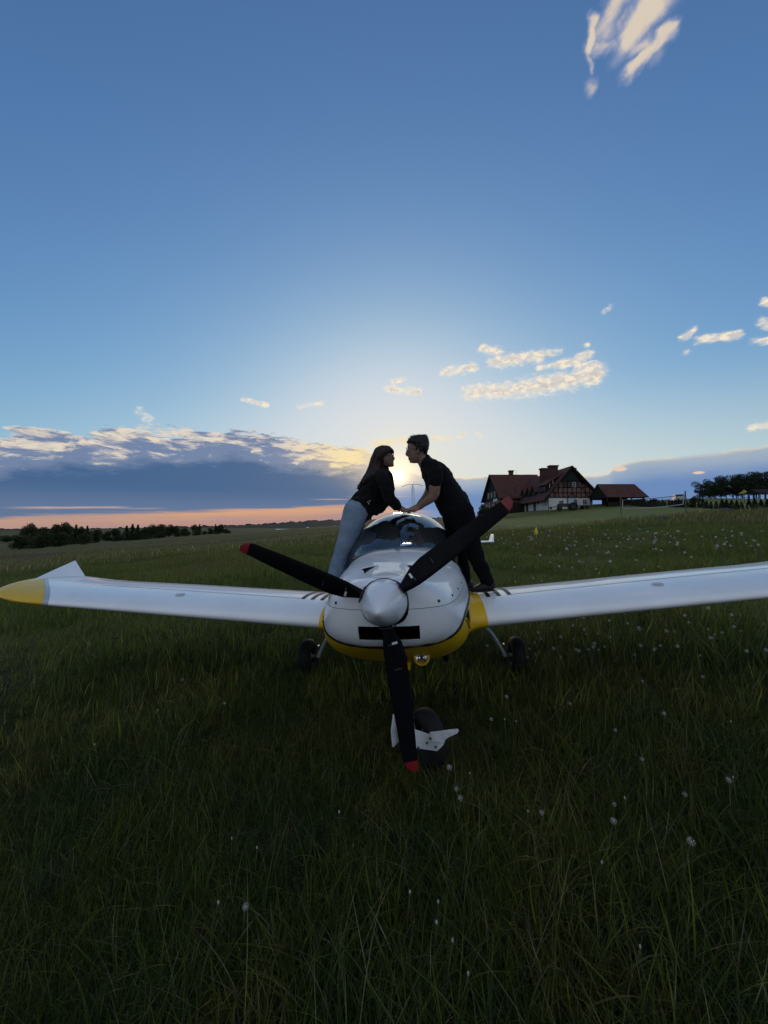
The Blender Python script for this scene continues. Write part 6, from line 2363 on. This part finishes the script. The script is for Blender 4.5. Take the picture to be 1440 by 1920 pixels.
def tuft(seed, n, rad, hlo, hhi, wid, bend, segs=4, lie=.12, m='grass'):
    """a tuft of n bent, tapering blades as one mesh"""
    r_ = np.random.default_rng(seed)
    V, F_, T = [], [], []
    for i in range(n):
        q = rad * math.sqrt(r_.uniform())
        a = r_.uniform(0, 2 * PI)
        x0, y0 = q * math.cos(a), q * math.sin(a)
        h = r_.uniform(hlo, hhi) * (1 if r_.uniform() > .15 else 1.35)
        w = wid * r_.uniform(.55, 1.25)
        da = r_.uniform(0, 2 * PI)
        dirx_, diry = math.cos(da), math.sin(da)
        th0 = abs(r_.normal(0, .30)) + (r_.uniform(.6, 1.25) if r_.uniform() < lie else 0)
        curl = bend * r_.uniform(.2, 1.3)
        fx, fy = -diry, dirx_
        x, y, z = x0, y0, -.01
        base = len(V)
        t = r_.uniform()
        for k in range(segs + 1):
            f = k / segs
            ww = w * (1 - f ** 1.8) * (.75 + .5 * min(1, f * 4) * .5)
            if k < segs:
                V += [(x - fx * ww / 2, y - fy * ww / 2, z), (x + fx * ww / 2, y + fy * ww / 2, z)]
                T += [t, t]
            else:
                V.append((x, y, z))
                T.append(t)
            th = th0 + curl * f ** 1.5
            x += dirx_ * math.sin(th) * h / segs
            y += diry * math.sin(th) * h / segs
            z += math.cos(th) * h / segs
        for k in range(segs - 1):
            b0 = base + 2 * k
            F_.append((b0, b0 + 1, b0 + 3, b0 + 2))
        b0 = base + 2 * (segs - 1)
        F_.append((b0, b0 + 1, b0 + 2))
    me_ = bpy.data.meshes.new('grass_tuft')
    me_.from_pydata(V, [], F_)
    at_ = me_.attributes.new('tone', 'FLOAT', 'POINT')
    at_.data.foreach_set('value', T)
    me_.polygons.foreach_set('use_smooth', [True] * len(me_.polygons))
    me_.materials.append(M[m])
    return me_


def scatter_group(name, meshes):
    """geometry nodes: put one of the tuft meshes on every vertex, by the attributes idx, rot and size"""
    c = bpy.data.collections.new(name + '_sources')
    for k, me_ in enumerate(meshes):
        c.objects.link(bpy.data.objects.new('%s_source_%d' % (name, k), me_))
    ng = bpy.data.node_groups.new(name + '_scatter', 'GeometryNodeTree')
    ng.interface.new_socket('Geometry', in_out='INPUT', socket_type='NodeSocketGeometry')
    ng.interface.new_socket('Geometry', in_out='OUTPUT', socket_type='NodeSocketGeometry')
    gi, go = ng.nodes.new('NodeGroupInput'), ng.nodes.new('NodeGroupOutput')
    ip = ng.nodes.new('GeometryNodeInstanceOnPoints')
    ci = ng.nodes.new('GeometryNodeCollectionInfo')
    ci.inputs['Collection'].default_value = c
    ci.inputs['Separate Children'].default_value = True
    ci.inputs['Reset Children'].default_value = True
    ip.inputs['Pick Instance'].default_value = True
    def attr(nm, ty):
        a = ng.nodes.new('GeometryNodeInputNamedAttribute')
        a.data_type = ty
        a.inputs['Name'].default_value = nm
        return a.outputs[0]
    e2r = ng.nodes.new('FunctionNodeEulerToRotation')
    ng.links.new(attr('rot', 'FLOAT_VECTOR'), e2r.inputs[0])
    ng.links.new(gi.outputs[0], ip.inputs['Points'])
    ng.links.new(ci.outputs[0], ip.inputs['Instance'])
    ng.links.new(attr('idx', 'INT'), ip.inputs['Instance Index'])
    ng.links.new(e2r.outputs[0], ip.inputs['Rotation'])
    ng.links.new(attr('size', 'FLOAT_VECTOR'), ip.inputs['Scale'])
    ng.links.new(ip.outputs[0], go.inputs[0])
    return ng


def scatter(name, meshes, x, y, size, tilt=.20, zoff=0.0, flat=None):
    n = len(x)
    z = terrain(x, y) + zoff
    me_ = bpy.data.meshes.new(name)
    me_.from_pydata(np.stack([x, y, z], 1).tolist(), [], [])
    rot = np.stack([RNG.normal(0, tilt, n), RNG.normal(0, tilt, n), RNG.uniform(0, 2 * PI, n)], 1)
    sc = np.stack([size, size, size if flat is None else size * flat], 1)
    me_.attributes.new('rot', 'FLOAT_VECTOR', 'POINT').data.foreach_set('vector', rot.ravel())
    me_.attributes.new('size', 'FLOAT_VECTOR', 'POINT').data.foreach_set('vector', sc.ravel())
    me_.attributes.new('idx', 'INT', 'POINT').data.foreach_set('value', RNG.integers(0, len(meshes), n).astype(np.int32))
    o = link(bpy.data.objects.new(name, me_))
    md = o.modifiers.new('scatter', 'NODES')
    md.node_group = scatter_group(name, meshes)
    return o


def wedge(n, r0, r1, half, power=1.0):
    """points over the ground in front of (and a little around) the camera between the radii r0 and r1"""
    u = RNG.uniform(0, 1, n)
    r = (r0 ** (2 * power) + u * (r1 ** (2 * power) - r0 ** (2 * power))) ** (1 / (2 * power))
    a = RNG.uniform(-half, half, n)
    return r * np.sin(a), r * np.cos(a)


def lump(x, y, s=1.0):
    """slow variation of grass height over the meadow"""
    return 1 + .30 * np.sin(x * 1.7 * s + 1.1) * np.sin(y * 1.5 * s + .4) + .22 * np.sin(x * .63 * s - y * .8 * s + 2.0) + .12 * np.sin(x * 4.1 * s) * np.sin(y * 3.7 * s + 1)


def clear(x, y):
    """thin, pressed grass round the wheels"""
    k = np.ones(len(x))
    for (lx, ly, rr_) in ((1.07, 1.93, .20), (-1.07, 1.93, .20)):
        p = PM @ Vector((lx, ly, 0))
        d = np.hypot(x - p.x, y - p.y)
        k *= np.where(d < rr_, .45, 1.0)
    return k


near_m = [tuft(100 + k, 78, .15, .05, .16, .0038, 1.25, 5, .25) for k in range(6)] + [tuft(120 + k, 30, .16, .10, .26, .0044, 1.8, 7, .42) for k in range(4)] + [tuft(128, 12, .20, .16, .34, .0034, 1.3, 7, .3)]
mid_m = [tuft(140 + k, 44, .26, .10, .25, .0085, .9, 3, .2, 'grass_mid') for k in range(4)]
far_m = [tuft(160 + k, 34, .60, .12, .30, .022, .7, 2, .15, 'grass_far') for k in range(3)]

x, y = wedge(8200, .35, 5.2, R(76), .62)
s_ = lump(x, y) * RNG.uniform(.55, 1.08, len(x)) * clear(x, y)
tag(scatter('grass_near', near_m, x, y, np.clip(s_, .35, 1.5)), 'long tangled meadow grass in front of and below the airplane', 'grass', kind='stuff')
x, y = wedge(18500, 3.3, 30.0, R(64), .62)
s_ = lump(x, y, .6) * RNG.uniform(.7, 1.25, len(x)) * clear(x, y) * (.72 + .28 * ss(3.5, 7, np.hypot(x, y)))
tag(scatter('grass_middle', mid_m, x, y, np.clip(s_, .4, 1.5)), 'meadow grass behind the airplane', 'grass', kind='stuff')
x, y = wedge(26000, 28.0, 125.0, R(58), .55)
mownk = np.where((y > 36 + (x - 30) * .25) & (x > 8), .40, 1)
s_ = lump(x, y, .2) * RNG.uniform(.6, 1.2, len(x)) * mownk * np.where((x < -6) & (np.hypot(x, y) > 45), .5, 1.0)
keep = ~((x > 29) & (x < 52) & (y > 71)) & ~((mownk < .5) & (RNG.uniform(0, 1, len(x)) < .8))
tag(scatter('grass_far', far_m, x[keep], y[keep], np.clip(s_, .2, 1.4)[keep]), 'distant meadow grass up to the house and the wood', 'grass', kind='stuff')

# dandelion clocks -------------------------------------------------------------------
M['seedhead'] = mat('seed_head', (0.34, 0.335, 0.30), 0.9, 0.1)
M['seedhead_far'] = mat('seed_head_pale', (0.60, 0.59, 0.54), 0.9, 0.1)
M['stalk'] = mat('stalk', (0.07, 0.075, 0.035), 0.7)


def dandelion(seed, h, rad, fluffy):
    r_ = np.random.default_rng(seed)
    mb = MB()
    lean = r_.uniform(-.03, .03, 2)
    mb.tube([(0, 0, -.02), (lean[0] * .4, lean[1] * .4, h * .5), (lean[0], lean[1], h)], [.0020, .0018, .0016], 5, sub=2)
    c = Vector((lean[0], lean[1], h))
    if fluffy:
        mb.ell(c, (rad * .22,) * 3, 6, mi=1)
        for k in range(110):
            d = Vector(r_.normal(size=3)).normalized()
            tip = c + d * rad * r_.uniform(.88, 1.06)
            s = d.orthogonal().normalized()
            t = d.cross(s)
            w = rad * .13
            mb.add([c + d * rad * .2, tip - s * w * .12, tip + s * w * .12], [(0, 1, 2)], 1)
            mb.add([tip - s * w, tip - t * w, tip + s * w, tip + t * w], [(0, 1, 2, 3)], 1)
    else:
        mb.ell(c + Vector((0, 0, rad * .5)), (rad * .50, rad * .50, rad * .95), 8, mi=1)
        mb.ell(c - Vector((0, 0, rad * .25)), (rad * .42, rad * .42, rad * .6), 8, mi=0)
    return mb


def ddata(k):
    m_ = dandelion(200 + k, (.20, .25, .17, .22, .19, .15)[k], (.0125, .0135, .0115, .0085, .008, .008)[k], k < 3).mesh('dandelion', True, 0, 0, False)
    m_.materials.append(M['stalk'])
    m_.materials.append(M['seedhead'])
    return m_


DD = [ddata(k) for k in range(6)]
DF = [ddata(k) for k in range(3)]
for m_ in DF: m_.materials[1] = M['seedhead_far']


def put_dandelion(x, y, k, sc, label, group, data=None):
    o = link(bpy.data.objects.new('dandelion', (data or DD)[k]))
    o.location = (x, y, gz(x, y))
    o.scale = (sc,) * 3
    o.rotation_euler = (random.uniform(-.15, .15), random.uniform(-.15, .15), random.uniform(0, 6))
    return tag(o, label, 'dandelion', group)


def on_ground(X, Y):
    """where the pixel's sight line meets grass-top height"""
    c = Vector((0, 0, CAM_H))
    d = at(X, Y, 1.0) - c
    t = .5
    while t < 200:
        p = c + d * t
        if p.z < gz(p.x, p.y) + .17: return p
        t *= 1.01
    return c + d * t


random.seed(77)
NEARD = [(857, 1517, 0), (863, 1496, 1), (1013, 1525, 0), (1210, 1290, 1), (1243, 1362, 1), (1203, 1430, 0), (1270, 1488, 0), (1372, 1493, 1), (1275, 1610, 1), (1197, 1790, 4), (853, 1838, 4), (830, 1813, 3),
         (812, 1732, 3), (818, 1715, 3), (758, 1705, 4), (945, 1330, 1), (1075, 1320, 0), (915, 1365, 1), (1150, 1370, 2), (828, 1475, 1), (1128, 1568, 1), (416, 1324, 0), (448, 1730, 0), (1313, 1283, 1), (1385, 1478, 3), (1390, 1370, 3),
         (950, 1362, 4), (965, 1358, 4), (1000, 1530, 4), (1152, 1500, 2), (1180, 1515, 4), (1118, 1620, 4), (433, 1697, 4), (435, 1572, 4), (478, 1595, 4), (640, 1540, 4), (300, 1342, 4), (187, 1404, 4), (335, 1278, 2), (880, 1460, 4)]
for i, (X, Y, k) in enumerate(NEARD):
    p = on_ground(X, Y)
    fl_ = k in (0, 1, 2)
    put_dandelion(p.x, p.y, k, random.uniform(.85, 1.1), 'white dandelion clock standing in the dark grass in front of the airplane' if fl_ else 'closed whitish dandelion bud in the dark grass in front of the airplane', 'dandelion clocks before the airplane' if fl_ else 'closed dandelion buds before the airplane')
cnt = 0
while cnt < 235:
    X = random.choice((random.gauss(1120, 130), random.uniform(905, 1440), random.uniform(905, 1440)))
    Y = random.choice((random.gauss(1022, 14), random.uniform(1003, 1110), random.uniform(1130, 1250)))
    if X < 900 or X > 1440 or Y < 1002: continue
    p = on_ground(X, Y)
    if p.y > 60: continue
    put_dandelion(p.x, p.y, random.choice((0, 1, 2, 2)), random.uniform(.9, 1.8) * (1.7 if p.y > 8 else .9), 'white dandelion clock in the meadow right of the airplane', 'dandelion clocks in the meadow on the right', DF)
    cnt += 1
